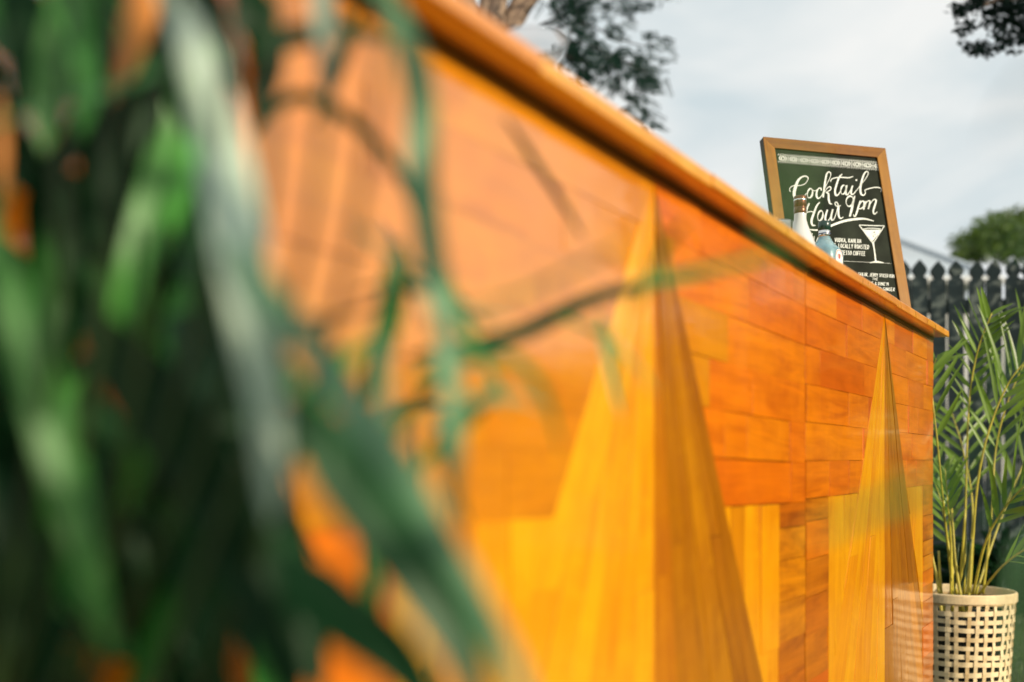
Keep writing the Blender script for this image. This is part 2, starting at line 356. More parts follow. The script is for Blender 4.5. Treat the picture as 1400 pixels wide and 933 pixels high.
def build_module(vy, u0, u1, label, ua, vB):
    mod = Mod(vy, u0, u1); rng = random.Random(int(abs(u0)*100)+3)
    root = thing('bar_counter', label, 'bar counter', mod.w((u0+u1)/2, -mod.k*(u0+u1)/2, 0), 'bar modules pushed together end to end')
    va = HU-.010; slope = .61
    def sides(poly, side):                   # clip an outline to left or right of the tall triangle
        # left edge: u = ua - slope*(va-v)
        if side < 0: return clip(poly, 1, -slope, ua-slope*va)
        return clip(poly, -1, -slope, -(ua+slope*va))
    # carcass: a box behind the facing, butted under the top
    mb = MB()
    a = [mod.w(u, v, w) for w in (-.004, -.55) for u, v in ((u0+.004, .05), (u1-.004, .05), (u1-.004, HU), (u0+.004, HU))]
    mb.add(a, [(0,1,2,3),(7,6,5,4),(0,4,5,1),(1,5,6,2),(2,6,7,3),(3,7,4,0)]); part('carcass', mb, M_frameside, root)
    mb = MB()
    a = [mod.w(u, v, w) for w in (-.03, -.5) for u, v in ((u0+.03, 0-mod.k*u0), (u1-.03, 0-mod.k*u1), (u1-.03, .05), (u0+.03, .05))]
    mb.add(a, [(0,1,2,3),(7,6,5,4),(0,4,5,1),(1,5,6,2),(2,6,7,3),(3,7,4,0)]); part('plinth', mb, M_carc, root)
    def put(poly, m, along):
        poly = inset(poly, rng.choice((.0002, .0002, .0003, .0004, .0009)) if poly[0][0] > -.6 else .00015)
        if len(poly) < 3 or area(poly) < 2e-5: return
        part('plank', plate(mod, poly, -.003, .008+rng.uniform(-.0009, .0009), along), m, root)
    # six upper rows of horizontal planks
    rows = 6; hh = (HU-vB)/rows
    cuts = [vB+hh*i for i in range(rows+1)]
    for i in range(rows):
        y0, y1 = cuts[i], cuts[i+1]
        js = [u0]; 
        while js[-1] < u1:
            js.append(js[-1]+rng.choice((.12, .17, .22, .28, .34, .42))*rng.uniform(.85, 1.15))
        js[-1] = u1
        if len(js) > 2 and js[-1]-js[-2] < .05: js.pop(-2)
        tilt = rng.uniform(-.002, .002)
        for a_, b_ in zip(js, js[1:]):
            quad = [(a_, y0), (b_, y0), (b_, y1), (a_, y1)]
            for sd in (-1, 1):
                q = sides(quad, sd)
                if len(q) > 2 and area(q) > 1e-4:
                    put(q, M_amber if (a_+b_)/2 < -.62+rng.uniform(-.1, .1) else M_plank, (1, tilt))
    # lower part: vertical boards beside the triangle, stacks of short blocks at the ends
    sw = .165
    for (a_, b_) in ((u0, u0+sw), (u1-sw, u1)):
        y = vB
        while y > .02:
            h = rng.choice((.045, .06, .075, .09)); y2 = max(y-h, .02)
            sk = rng.uniform(-.006, .006)
            put([(a_, y2), (b_, y2), (b_, y), (a_, y)], M_block if rng.random() < .7 else M_plank, (1, sk*3)); y = y2
    u = u0+sw; nb = 0
    while u < u1-sw-1e-4:
        wd = rng.choice((.05, .065, .08)); u2 = min(u+wd, u1-sw)
        if u1-sw-u2 < .03: u2 = u1-sw
        for sd in (-1, 1):
            q = sides([(u, .02), (u2, .02), (u2, vB), (u, vB)], sd)
            if len(q) > 2 and area(q) > 1e-4:
                top = vB
                if rng.random() < .35 and area(q) > .01:
                    m_ = rng.uniform(.2, .45)
                    put(clip(q, 0, 1, m_), M_light, (0, 1)); put(clip(q, 0, -1, -m_), M_gold if rng.random() < .3 else M_light, (0, 1))
                else: put(q, M_light if rng.random() < .85 else M_amber, (0, 1))
        u = u2
    # the tall triangle: slivers fanning from the top, pale on the near side, brown on the far side
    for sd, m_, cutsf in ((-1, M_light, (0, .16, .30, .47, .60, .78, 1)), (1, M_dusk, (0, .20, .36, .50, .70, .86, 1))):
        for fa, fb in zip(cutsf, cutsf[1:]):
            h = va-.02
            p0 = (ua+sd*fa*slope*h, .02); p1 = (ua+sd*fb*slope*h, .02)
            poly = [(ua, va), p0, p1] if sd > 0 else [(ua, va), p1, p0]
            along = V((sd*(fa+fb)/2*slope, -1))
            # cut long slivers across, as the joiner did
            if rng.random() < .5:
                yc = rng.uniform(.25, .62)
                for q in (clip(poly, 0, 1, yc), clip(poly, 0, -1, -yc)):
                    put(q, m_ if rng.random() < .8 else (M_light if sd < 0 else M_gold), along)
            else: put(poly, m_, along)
    if u0 < -.5:
        class End:
            def w(s_, u, v, w=0): return mod.w(u0-w, v, -u)
        y = .02
        while y < HU-.02:
            y2 = min(y+.076, HU-.014); x_ = -.002
            while x_ < .55:
                x2 = min(x_+rng.choice((.12, .18, .25)), .55)
                part('plank', plate(End(), inset([(x2, y), (x_, y), (x_, y2), (x2, y2)][::-1], .0004) , -.001, .008, (1, 0), bk=1.8), M_plank, root); x_ = x2
            y = y2
    # the counter: a slab of boards with a chamfered edge band, overhanging the front
    oh = .054; th = .017; v0 = HU+.0005
    for i, (wa, wb) in enumerate(((-.60, -.39), (-.388, -.19), (-.188, .0), (.0015, oh-.006))):
        mb = MB(); off = (R(0, 9), R(0, 9)); vs = []; uv = []
        for u_ in (u0+.0008, u1-.0008):
            for w_, v_ in ((wa, v0), (wb, v0), (wb, v0+th), (wa, v0+th)):
                vs.append(mod.w(u_, v_, w_)); uv.append((u_+off[0], w_+v_+off[1]))
        mb.add(vs, [(0,1,2,3),(7,6,5,4),(0,4,5,1),(1,5,6,2),(2,6,7,3),(3,7,4,0)], uv)
        part('counter_board', mb, M_top, root)
    cuts_ = sorted([u0, u1] + ([-.62, -1.1] if u0 < -.5 else [.62, 1.02]))
    for a_, b_ in zip(cuts_, cuts_[1:]):
        mb = MB(); off = (R(0, 9), R(0, 9)); vs = []; uv = []; e = rng.uniform(-.0013, .0013)
        pr = [(oh-.0055, v0-.0006+e), (oh-.0008+e, v0-.0006+e), (oh+e, v0+.0012+e), (oh+e, v0+th-.0015), (oh-.0012+e, v0+th+.0006), (oh-.0055, v0+th+.0006)]
        for u_ in (a_+.0006, b_-.0006):
            for w_, v_ in pr: vs.append(mod.w(u_, v_, w_)); uv.append((u_+off[0], w_+v_+off[1]))
        k = len(pr); mb.add(vs, [(i, (i+1) % k, k+(i+1) % k, k+i) for i in range(k)]+[tuple(range(k))[::-1], tuple(range(k, 2*k))], uv)
        part('edge_band', mb, M_edge, root)
    # thin dark strip painting in the shadow band under the overhang
    mb = MB(); vs = [mod.w(u_, v_, w_) for u_ in (u0+.001, u1-.001) for w_, v_ in ((-.003, HU-.007), (.0105, HU-.007), (.0105, HU-.0002), (-.003, HU-.0002))]
    mb.add(vs, [(0,1,2,3),(7,6,5,4),(0,4,5,1),(1,5,6,2),(2,6,7,3),(3,7,4,0)]); part('shade_strip', mb, M_shade_strip, root)
    return mod
near = build_module(658, -1.447, -.0035, 'nearer half of the varnished plank bar, blurred behind the green leaves', -.7215, CZ-40/1400*Zs)
far = build_module(628, .0015, 1.372, 'farther half of the varnished plank bar, under the framed chalkboard', .696, CZ-36/1400*Zs)
TOP = HU+.0175
def ctop(X, Y, mod=far):                     # height of the counter surface below a point
    u = (V((X, Y, 0))-SEAM).dot(mod.d); return TOP+mod.k*u+.0002

# ------------------------------------------------------------------ framed chalkboard standing on the counter
PH = math.radians(15); tl = .245; BW, BH = .421, .594
e = V((math.cos(PH), math.sin(PH), 0)); nh = V((math.sin(PH), -math.cos(PH), 0))
BR = V((.393*3.05, 3.05, 0)); BL = BR-e*BW; zb = max(ctop(BR.x, BR.y), ctop(BL.x, BL.y))+.001
O = V((BL.x, BL.y, zb)); upb = (V((0, 0, 1))-nh*tl).normalized(); nb = e.cross(upb).normalized()
if nb.dot(nh) < 0: nb = -nb
O = O + nb*0
sign = thing('chalkboard_sign', 'timber framed black chalkboard lettered in white, leaning back on the bar', 'chalkboard', O)
def bp(a, b_, w=0): return O+e*a+upb*b_+nb*w
def slab(mb, outline, w0, w1, along=(1, 0)):
    m_ = len(outline); ax = V(along); ay = V((-ax.y, ax.x)); off = (R(0, 9), R(0, 9))
    vs = [bp(a, b_, w) for w in (w0, w1) for a, b_ in outline]; uv = [(V(p).dot(ax)+off[0], V(p).dot(ay)+w+off[1]) for w in (w0, w1) for p in outline]
    mb.add(vs, [tuple(range(m_))[::-1], tuple(range(m_, 2*m_))]+[(i, (i+1) % m_, m_+(i+1) % m_, m_+i) for i in range(m_)], uv)
fw = .034
for outl, al in (([(0, BH), (fw, BH-fw), (BW-fw, BH-fw), (BW, BH)], (1, 0)), ([(0, 0), (BW, 0), (BW-fw, fw), (fw, fw)], (1, 0)),
                 ([(0, .0005), (fw, fw+.0005), (fw, BH-fw-.0005), (0, BH-.0005)], (0, 1)), ([(BW, .0005), (BW, BH-.0005), (BW-fw, BH-fw-.0005), (BW-fw, fw+.0005)], (0, 1))):
    mb = MB(); slab(mb, outl, -.004, 0, al); part('frame_rail', mb, M_frame, sign)
for outl in (([(0, .001), (.003, .001), (.003, BH-.001), (0, BH-.001)]), ([(BW-.003, .001), (BW, .001), (BW, BH-.001), (BW-.003, BH-.001)])):
    mb = MB(); slab(mb, outl, -.024, -.0045); part('frame_side', mb, M_frameside, sign)
mb = MB(); slab(mb, [(fw-.006, fw-.006), (BW-fw+.006, fw-.006), (BW-fw+.006, BH-fw+.006), (fw-.006, BH-fw+.006)], -.012, -.0065); part('slate', mb, M_chalk, sign)
mb = MB(); slab(mb, [(.18, .0), (.24, .0), (.24, .4), (.18, .4)], -.030, -.025); part('back_strut', mb, M_frameside, sign)
WB = -.0058
def onboard(x, y):                           # photo pixel -> point on the slate plane
    c0 = V((0, 0, CZ)); r = P(x, y, 1)-c0; o0 = bp(0, 0, WB)
    return c0+r*((o0-c0).dot(nb)/r.dot(nb))
def z2(x, y): return (1040+x/4.665, 190+y/4.665)
def ink(mb, pts, w, n=None, conv=z2):
    """brush stroke through points of the enlarged view; w = width(s) in its pixels"""
    ws = w if isinstance(w, (list, tuple)) else [w]*len(pts)
    q = spline([(x, y, k) for (x, y), k in zip(pts, ws)], n or max(6, 5*len(pts))) if len(pts) > 2 else [V((*p, k)) for p, k in zip(pts, ws)]
    vs = []; m_ = len(q)
    for i, p in enumerate(q):
        t_ = V((q[min(i+1, m_-1)]-q[max(i-1, 0)])[:2]); t_ = t_.normalized() if t_.length > 0 else V((1, 0))
        s_ = V((-t_.y, t_.x))*max(p.z*.78, 1.)/2
        for sg in (-1, 1):
            vs.append(onboard(*conv(p.x+s_.x*sg, p.y+s_.y*sg)))
    for sg, i in ((-1, 0), (1, m_-1)):       # rounded ends
        pass
    mb.add(vs, [(2*i, 2*i+1, 2*i+3, 2*i+2) for i in range(m_-1)])
def dot(mb, x, y, r, conv=z2, k=8):
    mb.add([onboard(*conv(x+r*math.cos(i*2*math.pi/k), y+r*math.sin(i*2*math.pi/k))) for i in range(k)], [tuple(range(k))])
def ell(cx, cy, rx, ry, a0=0, a1=360, rot=0, n=12):
    o = []
    for i in range(n+1):
        a = math.radians(a0+(a1-a0)*i/n); x = rx*math.cos(a); y = ry*math.sin(a); r_ = math.radians(rot)
        o.append((cx+x*math.cos(r_)-y*math.sin(r_), cy+x*math.sin(r_)+y*math.cos(r_)))
    return o
T, H = 5, 15                                 # thin and heavy strokes
mb = MB()                                    # "Cocktail"
ink(mb, [(296,268),(303,250),(290,237),(265,240),(240,262),(224,300),(214,340),(218,372),(240,388),(270,372),(292,345)], [T,8,10,12,18,24,24,20,14,9,T])
ink(mb, [(296,268),(280,286),(248,296),(212,296),(190,308),(184,322),(190,336)], [T,6,6,6,6,6,7])
ink(mb, ell(314, 345, 16, 30, -60, 300, 12), [T,9,14,15,11,7,T,T,8,12,14,10,T]); ink(mb, [(322,320),(345,330),(360,322)], T)
ink(mb, [(386,328),(384,314),(370,314),(358,335),(356,362),(366,378),(384,366),(398,345)], [8,11,9,13,15,11,7,T])
ink(mb, [(392,352),(415,300),(442,245),(446,218),(434,209),(420,225),(411,270),(404,320),(398,372)], [T,T,T,7,9,13,15,15,12])
ink(mb, [(402,345),(425,312),(444,304),(446,322),(424,336),(414,340)], [T,6,9,8,6,T]); ink(mb, [(416,338),(432,350),(434,385),(442,410),(456,414)], [9,14,15,12,T])
ink(mb, [(520,222),(500,245),(484,290),(474,330),(480,358),(496,352),(512,325)], [7,13,15,15,14,9,T])
ink(mb, [(446,272),(452,256),(480,246),(520,244),(560,246),(590,238)], [6,8,8,9,9,T])
ink(mb, ell(528, 322, 16, 30, -70, 270, 14), [T,8,13,14,12,8,T,T,7,11,13,9,T]); ink(mb, [(550,294),(544,325),(544,350),(556,352),(572,328)], [10,14,14,9,T])
ink(mb, [(586,296),(578,325),(578,348),(592,350),(610,326)], [11,14,14,9,T]); ink(mb, [(606,258),(614,264)], 13)
ink(mb, [(606,334),(640,290),(672,248),(686,218),(676,206),(660,222),(646,262),(636,310),(640,348),(656,358),(668,344),(664,326)], [T,T,T,6,8,12,15,16,15,10,7,6])
ink(mb, [(662,326),(690,316),(728,308),(758,310),(770,322),(766,336)], [6,8,8,8,7,T])
part('lettering', mb, M_ink, sign, label='white brush script reading Cocktail')
mb = MB()                                    # "Hour 9pm"
ink(mb, [(310,408),(296,440),(284,490),(276,540)], [10,14,14,10])
ink(mb, [(376,402),(356,428),(336,480),(324,520),(330,548),(350,550)], [8,14,18,18,14,T]); ink(mb, [(284,476),(310,462),(345,466)], 7)
ink(mb, ell(380, 488, 16, 32, -60, 300, 12), [T,9,14,15,11,7,T,T,8,12,14,10,T])
ink(mb, [(426,450),(414,490),(414,516),(430,520),(448,490),(458,455)], [12,15,13,8,T,8]); ink(mb, [(460,448),(450,490),(452,514),(466,512),(480,480)], [12,14,13,8,T])
ink(mb, [(480,480),(488,450),(494,420),(484,402),(474,408),(480,424),(496,428),(510,424)], [T,6,8,8,7,7,8,7]); ink(mb, [(500,424),(496,455),(498,488),(510,506),(528,496)], [9,14,15,10,T])
ink(mb, ell(568, 396, 23, 33, -50, 310, 10), [T,9,15,17,13,8,T,T,8,12,15,10,T]); ink(mb, [(600,362),(590,400),(580,450),(568,494)], [10,16,18,14])
ink(mb, [(636,392),(624,430),(612,470),(600,494),(590,480)], [10,14,14,10,T]); ink(mb, [(628,424),(646,396),(660,402),(656,430),(636,444),(622,438)], [T,8,12,12,8,T])
ink(mb, [(672,396),(664,424),(656,450)], [9,13,10]); ink(mb, [(658,440),(676,402),(694,392),(696,410),(686,446)], [T,6,9,13,11]); ink(mb, [(688,438),(708,398),(728,384),(736,396),(724,436),(718,462),(726,478),(744,464)], [T,6,9,13,15,13,9,T])
ink(mb, [(296,574),(350,580),(400,574),(450,552),(520,526),(590,512),(660,508),(722,522)], [6,12,15,17,18,18,14,T])
part('lettering', mb, M_ink, sign, label='white brush script reading Hour 9pm above a swash')
mb = MB()                                    # cocktail glass drawing
ink(mb, [(628,548),(708,551),(789,553)], 7); ink(mb, [(628,548),(668,602),(708,656)], 7); ink(mb, [(789,553),(756,604),(722,656)], 7)
ink(mb, [(708,656),(722,656)], 8); ink(mb, [(715,652),(724,700),(734,780)], [18,11,13])
ink(mb, [(696,788),(738,783),(784,788)], [6,15,6]); ink(mb, [(652,574),(700,568),(766,572)], 6)
mb.add([onboard(*z2(*p)) for p in ((652,578),(768,578),(746,612),(714,650),(708,648))], [(0,1,2,3,4)])
part('drawn_glass', mb, M_ink, sign)
mb = MB(); ink(mb, [(722,590),(724,598)], 7); ink(mb, [(728,606),(730,612)], 6); ink(mb, [(716,616),(719,622)], 7)
# bubbles sit a hair above the white fill
for i in range(len(mb.v)): mb.v[i] = tuple(V(mb.v[i])+nb*.0004)
part('drawn_bubbles', mb, M_chalk, sign)
mb = MB()
for i in range(60): 
    x = 430+i*6.7; ink(mb, [(x, 772+(x-430)*.052), (x+4.6, 772+(x-425)*.052)], 3.2)
part('dotted_rule', mb, M_ink, sign)
STK = {'A':[[(0,1),(.5,0),(1,1)],[(.2,.62),(.8,.62)]],'B':[[(0,0),(0,1),(.8,.95),(.9,.7),(.1,.5),(.8,.3),(.7,.05),(0,0)]],'C':[[(1,.15),(.5,0),(.05,.4),(.15,.85),(.6,1),(1,.85)]],
 'D':[[(.05,0),(.05,1),(.7,.85),(.95,.45),(.6,.05),(.05,0)]],'E':[[(.9,0),(.1,.02),(.1,1),(.9,1)],[(.1,.5),(.75,.48)]],'F':[[(.9,0),(.1,.02),(.1,1)],[(.1,.5),(.75,.48)]],
 'G':[[(1,.12),(.5,0),(.05,.4),(.15,.85),(.6,1),(.95,.8),(.95,.55),(.6,.55)]],'H':[[(.1,0),(.1,1)],[(.9,0),(.9,1)],[(.1,.5),(.9,.5)]],'I':[[(.5,0),(.5,1)]],
 'J':[[(.8,0),(.75,.8),(.4,1),(.05,.8)]],'K':[[(.1,0),(.1,1)],[(.9,0),(.1,.55)],[(.35,.42),(.95,1)]],'L':[[(.1,0),(.1,1),(.9,1)]],'M':[[(0,1),(.15,0),(.5,.6),(.85,0),(1,1)]],
 'N':[[(.05,1),(.1,0),(.9,1),(.95,0)]],'O':[[(.5,0),(.05,.3),(.1,.8),(.5,1),(.92,.75),(.92,.25),(.5,0)]],'P':[[(.1,1),(.1,0),(.8,.08),(.85,.4),(.1,.55)]],
 'R':[[(.1,1),(.1,0),(.8,.08),(.8,.4),(.15,.5),(.9,1)]],'S':[[(.9,.12),(.45,0),(.1,.25),(.8,.6),(.75,.92),(.1,.95)]],'T':[[(0,0),(1,0)],[(.5,0),(.5,1)]],
 'U':[[(.1,0),(.12,.8),(.5,1),(.88,.8),(.9,0)]],'V':[[(0,0),(.5,1),(1,0)]],'W':[[(0,0),(.25,1),(.5,.35),(.75,1),(1,0)]],'Y':[[(0,0),(.5,.5),(1,0)],[(.5,.5),(.45,1)]],
 ',':[[(.4,.85),(.25,1.2)]],"'":[[(.5,0),(.45,.28)]],'&':[[(.95,1),(.3,.25),(.5,0),(.7,.2),(.15,.7),(.4,1),(.95,.6)]],' ':[]}
def caps(txt, x0, x1, y, h, lw, tilt=.05):
    mb = MB(); adv = (x1-x0)/sum(.55 if c_ in " I,'" else 1 for c_ in txt); x = x0
    for c_ in txt:
        wd = adv*(.55 if c_ in " I,'" else 1)
        for st in STK.get(c_, []):
            pts = [(x+a*wd*.74+(1-b_)*h*.06+R(-.2, .2), y+(x-x0)*tilt+b_*h+R(-.2, .2)) for a, b_ in st]
            for p, q in zip(pts, pts[1:]):
                ink(mb, [p, q], lw)
        x += wd
    part('lettering', mb, M_ink, sign, label='small white capitals reading '+txt)
caps('VODKA, KAHLUA', 472, 644, 630, 25, 5.2); caps('ICE, LOCALLY ROASTED', 446, 694, 664, 26, 5.2); caps('ESPRESSO COFFEE', 474, 670, 708, 26, 5.2)
caps('SAILOR, JERRY SPICED RUM', 622, 854, 850, 21, 4.2, .06); caps('THE', 712, 750, 884, 15, 3.4, .03)
caps("WINE & DINE'M", 672, 818, 908, 20, 4.2, .05); caps('TOASTED GINGER', 672, 858, 940, 21, 4.4, .05); caps('LIME', 766, 806, 975, 18, 4, .04)
mb = MB(); ink(mb, [(330,600),(318,640),(322,662),(336,640),(342,618),(338,655),(350,662),(362,636),(372,620),(368,656),(384,658),(400,636),(430,630),(452,640)], [T,8,9,6,5,9,7,5,8,9,7,6,6,T])
part('lettering', mb, M_ink, sign, label='white script word half hidden by the bottles')
mb = MB()                                    # woven-pattern border across the top
def bd(s_, r_): return (108+s_*676, 92+s_*54+r_*52)
for r_, w_ in ((.16, 3.2), (.94, 3.2)): ink(mb, [bd(0, r_), bd(1, r_)], w_)
for i in range(48):
    s_ = (i+.5)/48; ink(mb, [bd(s_, -.02), bd(s_, .09)], 5); ink(mb, [bd(s_, 1.02), bd(s_, 1.12)], 4)
for i in range(10):
    c0 = (i+.5)/10; h_ = .5/10
    for k in (-1, 1):
        for q in (.36, .72):
            ink(mb, [bd(c0+k*h_*q, .55), bd(c0+k*h_*(q-.30), .28)], 8); ink(mb, [bd(c0+k*h_*q, .55), bd(c0+k*h_*(q-.30), .82)], 8)
    dot(mb, *bd(c0+h_, .34), 5, k=4); dot(mb, *bd(c0+h_, .76), 5, k=4); dot(mb, *bd(c0+h_*.93, .55), 4, k=4); dot(mb, *bd(c0+h_*1.07, .55), 4, k=4)
part('painted_border', mb, M_ink, sign)

# ------------------------------------------------------------------ bottles and glasses
def at(x, Z, mod=far): X = (x-700)/1400*Z; return V((X, Z, ctop(X, Z, mod)))
# tall white bottle with a bronze cap
B = at(1094, 2.6); top = P(1094, 268, 2.6).z-B.z
t_ = thing('bottle', 'tall glossy white bottle with a bronze screw cap on the bar', 'bottle', B)
mb = MB(); hb = top-.043
lathe(mb, [(0,.0),(.034,.0),(.038,.004),(.038,hb*.60),(.037,hb*.66),(.032,hb*.73),(.025,hb*.80),(.019,hb*.87),(.0155,hb*.93),(.0148,hb)], B); part('body', mb, M_white, t_, True)
mb = MB(); lathe(mb, [(.0150,hb-.002),(.0158,hb),(.0158,hb+.013),(.0150,hb+.0142),(.0158,hb+.0154),(.0160,hb+.040),(.0150,hb+.0425),(0,hb+.043)], B, 32); part('cap', mb, M_brown, t_, True)
mb = MB(); lathe(mb, [(.0161,hb+.030),(.0164,hb+.031),(.0164,hb+.033),(.0161,hb+.034)], B, 32); part('ring', mb, M_silver, t_, True)
mb = MB()
for k in range(22):
    a = math.pi*1.15+k*.045
mb.add([V((B.x+.0384*math.cos(a), B.y+.0384*math.sin(a), B.z+z_)) for z_ in (.03, .11) for a in [math.pi*1.2+i*.1 for i in range(12)]], [(i, i+1, i+13, i+12) for i in range(11)])
part('label', mb, M_label, t_, True)
# squarish pale blue bottle with a green cap
B = at(1127, 2.8); top = P(1127, 303, 2.8).z-B.z
t_ = thing('bottle', 'pale blue square-shouldered bottle with a dark green cap on the bar', 'bottle', B)
hb = top-.041; ROT = math.radians(-44); sq = lambda z: 2+2.6*max(0, min(1, (hb-.012-z)/.03))
def lathe_r(mb, prof, c, seg, sq):
    k0 = len(mb.v); lathe(mb, prof, c, seg, sq)
    for i in range(k0, len(mb.v)):
        q = V(mb.v[i])-V(c); mb.v[i] = tuple(V(c)+V((q.x*math.cos(ROT)-q.y*math.sin(ROT), q.x*math.sin(ROT)+q.y*math.cos(ROT), q.z)))
mb = MB()
prof = [(0,.0),(.038,.0),(.041,.004),(.0425,.02),(.0425,hb-.052),(.0415,hb-.043),(.036,hb-.034),(.028,hb-.024),(.0215,hb-.014),(.0175,hb-.006),(.0152,hb)]
lathe_r(mb, prof+[(.0125,hb)]+[(max(r-.0025, 0), max(z, .006)) for r, z in prof[::-1][1:]], B, 64, sq); part('body', mb, M_blue, t_, True)
mb = MB(); lathe(mb, [(.0152,hb-.001),(.0165,hb),(.0160,hb+.006),(.0165,hb+.0155),(.0155,hb+.0165)], B, 32); part('collar', mb, M_silver, t_, True)
mb = MB(); lathe(mb, [(.0150,hb+.0150),(.0172,hb+.0168),(.0172,hb+.039),(.0160,hb+.041),(0,hb+.041)], B, 32); part('cap', mb, M_green, t_, True)
mb = MB(); lathe(mb, [(.0166,hb+.006),(.0170,hb+.0065),(.0170,hb+.0080),(.0166,hb+.0085)], B, 32); part('ring', mb, M_navy, t_, True)
zc = hb-.088; an = ROT; dx = V((-math.sin(an), math.cos(an), 0)); dn = V((math.cos(an), math.sin(an), 0))
def lab(pts, off): return [B+dn*(.0432+off)+dx*a+V((0, 0, zc+b_)) for a, b_ in pts]
arch = [(.020, -.045), (.020, .030)]+[(.020*math.cos(a), .030+.018*math.sin(a)) for a in [i*math.pi/12 for i in range(1, 12)]]+[(-.020, .030), (-.020, -.045)]
mb = MB(); mb.add(lab(arch, 0), [tuple(range(len(arch)))])
lb = part('label', mb, M_label, t_)
def ringp(k0, k1, cz, m_, off):
    mb = MB(); o_ = [(math.cos(a), math.sin(a)) for a in [i*math.pi/14 for i in range(15)]]
    mb.add(lab([(x*.020*k0, cz+y*.018*k0) for x, y in o_], off)+lab([(x*.020*k1, cz+y*.018*k1) for x, y in o_], off), [(i, i+1, 16+i, 15+i) for i in range(14)])
    part('label_print', mb, m_, lb)
ringp(.90, .80, .030, M_red, .0004); ringp(.50, .40, .026, M_red, .0004)
mb = MB(); mb.add(lab([(-.005, .022), (.005, .022), (.004, .031), (0, .034), (-.004, .031)], .0004), [(0,1,2,3,4)]); part('label_print', mb, M_red, lb)
# highball glass peeping over the counter edge
B = at(1066, 2.4); top = P(1066, 303, 2.4).z-B.z
g_ = thing('drinking_glass', 'pale straight tumbler half hidden behind the counter edge, left of the white bottle', 'glass', B)
mb = MB(); lathe(mb, [(0,0),(.027,0),(.030,.004),(.030,top-.001),(.0292,top),(.0284,top-.001),(.0270,.012),(0,.012)], B, 40); part('vessel', mb, M_glass, g_, True)
mb = MB(); lathe(mb, [(0,.013),(.0262,.013),(.0282,top-.006),(0,top-.006)], B, 32); part('drink', mb, M_white, g_, True)
# champagne coupe at the near end
Bn = V(((728-700)/1400*1.335, 1.335, 0)); Bn.z = ctop(Bn.x, Bn.y, near); top = P(730, 55, 1.335).z-Bn.z
g_ = thing('coupe_glass', 'clear wide coupe glass standing on the bar below the tree trunk', 'glass', Bn)
mb = MB(); lathe(mb, [(0,0),(.032,0),(.033,.002),(.010,.006),(.0045,.012),(.0042,top-.052),(.008,top-.046),(.026,top-.036),(.040,top-.020),(.0455,top-.001),(.0450,top),(.0445,top-.001),(.039,top-.019),(.025,top-.034),(.006,top-.043),(0,top-.044)], Bn, 48)
part('vessel', mb, M_glass, g_, True)
mb = MB(); lathe(mb, [(0,top-.0435),(.006,top-.0425),(.0248,top-.0335),(.0300,top-.0290),(0,top-.0290)], Bn, 40); part('drink', mb, M_white, g_, True)

# ------------------------------------------------------------------ woven basket with a palm
C0 = V((.4357*3.45, 3.45, 0)); RT, RBt, HB = .176, .155, CZ-.398
bas = thing('woven_basket', 'pale open-weave bamboo basket on the ground at the far end of the bar', 'basket', C0)
def rad(z): return RBt+(RT-RBt)*z/HB
NS = 34; zr = [.012+.0285*i for i in range(11)]
def strip(path, wdir, hw, th_, nrms):
    mb = MB(); vs = []; fs = []; m_ = len(path)
    for p, wd, nn in zip(path, wdir, nrms):
        for a, b_ in ((-1,-1),(1,-1),(1,1),(-1,1)): vs.append(p+wd*hw*a+nn*th_*b_)
    for i in range(m_-1):
        for k in range(4): fs.append((i*4+k, i*4+(k+1) % 4, (i+1)*4+(k+1) % 4, (i+1)*4+k))
    mb.add(vs, fs); return mb
for i in range(NS):
    a0 = 2*math.pi*i/NS+R(-.02, .02); lean = R(-.03, .03)+.03
    path = []; wd = []; nn = []
    for k in range(24):
        z = .004+(HB-.012)*k/23; a = a0+lean*k/23; w_ = math.cos(math.pi*(z-zr[0])/.0285+math.pi*i)*.0016
        r_ = rad(z)+w_; path.append(C0+V((r_*math.cos(a), r_*math.sin(a), z))); wd.append(V((-math.sin(a), math.cos(a), 0))); nn.append(V((math.cos(a), math.sin(a), 0)))
    part('stake', strip(path, wd, .0062+R(-.0012, .0010), .0006, nn), M_cane, bas)
for j, z in enumerate(zr):
    path = []; wd = []; nn = []; K_ = NS*4; dz = R(-.0022, .0022)
    for k in range(K_+1):
        a = 2*math.pi*k/K_; w_ = -math.cos(NS*a/2*1.0+math.pi*j)*.0016 if False else -math.cos(math.pi*(k/4+j))*.0016
        r_ = rad(z)+w_; path.append(C0+V((r_*math.cos(a), r_*math.sin(a), z+dz+.0018*math.sin(a*2+j*1.7)+.0008*math.sin(a*5+j)))); wd.append(V((0, 0, 1))); nn.append(V((math.cos(a), math.sin(a), 0)))
    part('weaver', strip(path, wd, .0080+R(-.0016, .0010), .0006, nn), M_cane, bas)
for z, hw, rr in ((HB-.012, .0125, .004), (HB-.012, .0115, -.0035)):
    path = []; wd = []; nn = []
    for k in range(97):
        a = 2*math.pi*k/96; r_ = rad(z)+rr; path.append(C0+V((r_*math.cos(a), r_*math.sin(a), z))); wd.append(V((0, 0, 1))); nn.append(V((math.cos(a), math.sin(a), 0)))
    part('rim', strip(path, wd, hw, .0016, nn), M_cane, bas)
tb = MB(); tube(tb, [C0+V((.1755*math.cos(k*math.pi/24), .1755*math.sin(k*math.pi/24), HB+.001)) for k in range(49)], .0042, 8); part('rim', tb, M_cane, bas, True)
pp = thing('potted_palm', 'green areca palm with yellow stems growing in the woven basket', 'palm', C0+V((0, 0, .006)))
mb = MB(); lathe(mb, [(0,.008),(.115,.008),(.135,.20),(.138,.25),(.132,.25),(.128,.21)], C0, 32); part('pot', mb, M_pot, pp, True)
mb = MB(); lathe(mb, [(.129,.21),(.06,.222),(0,.225)], C0, 32); part('soil', mb, M_soil, pp, True)
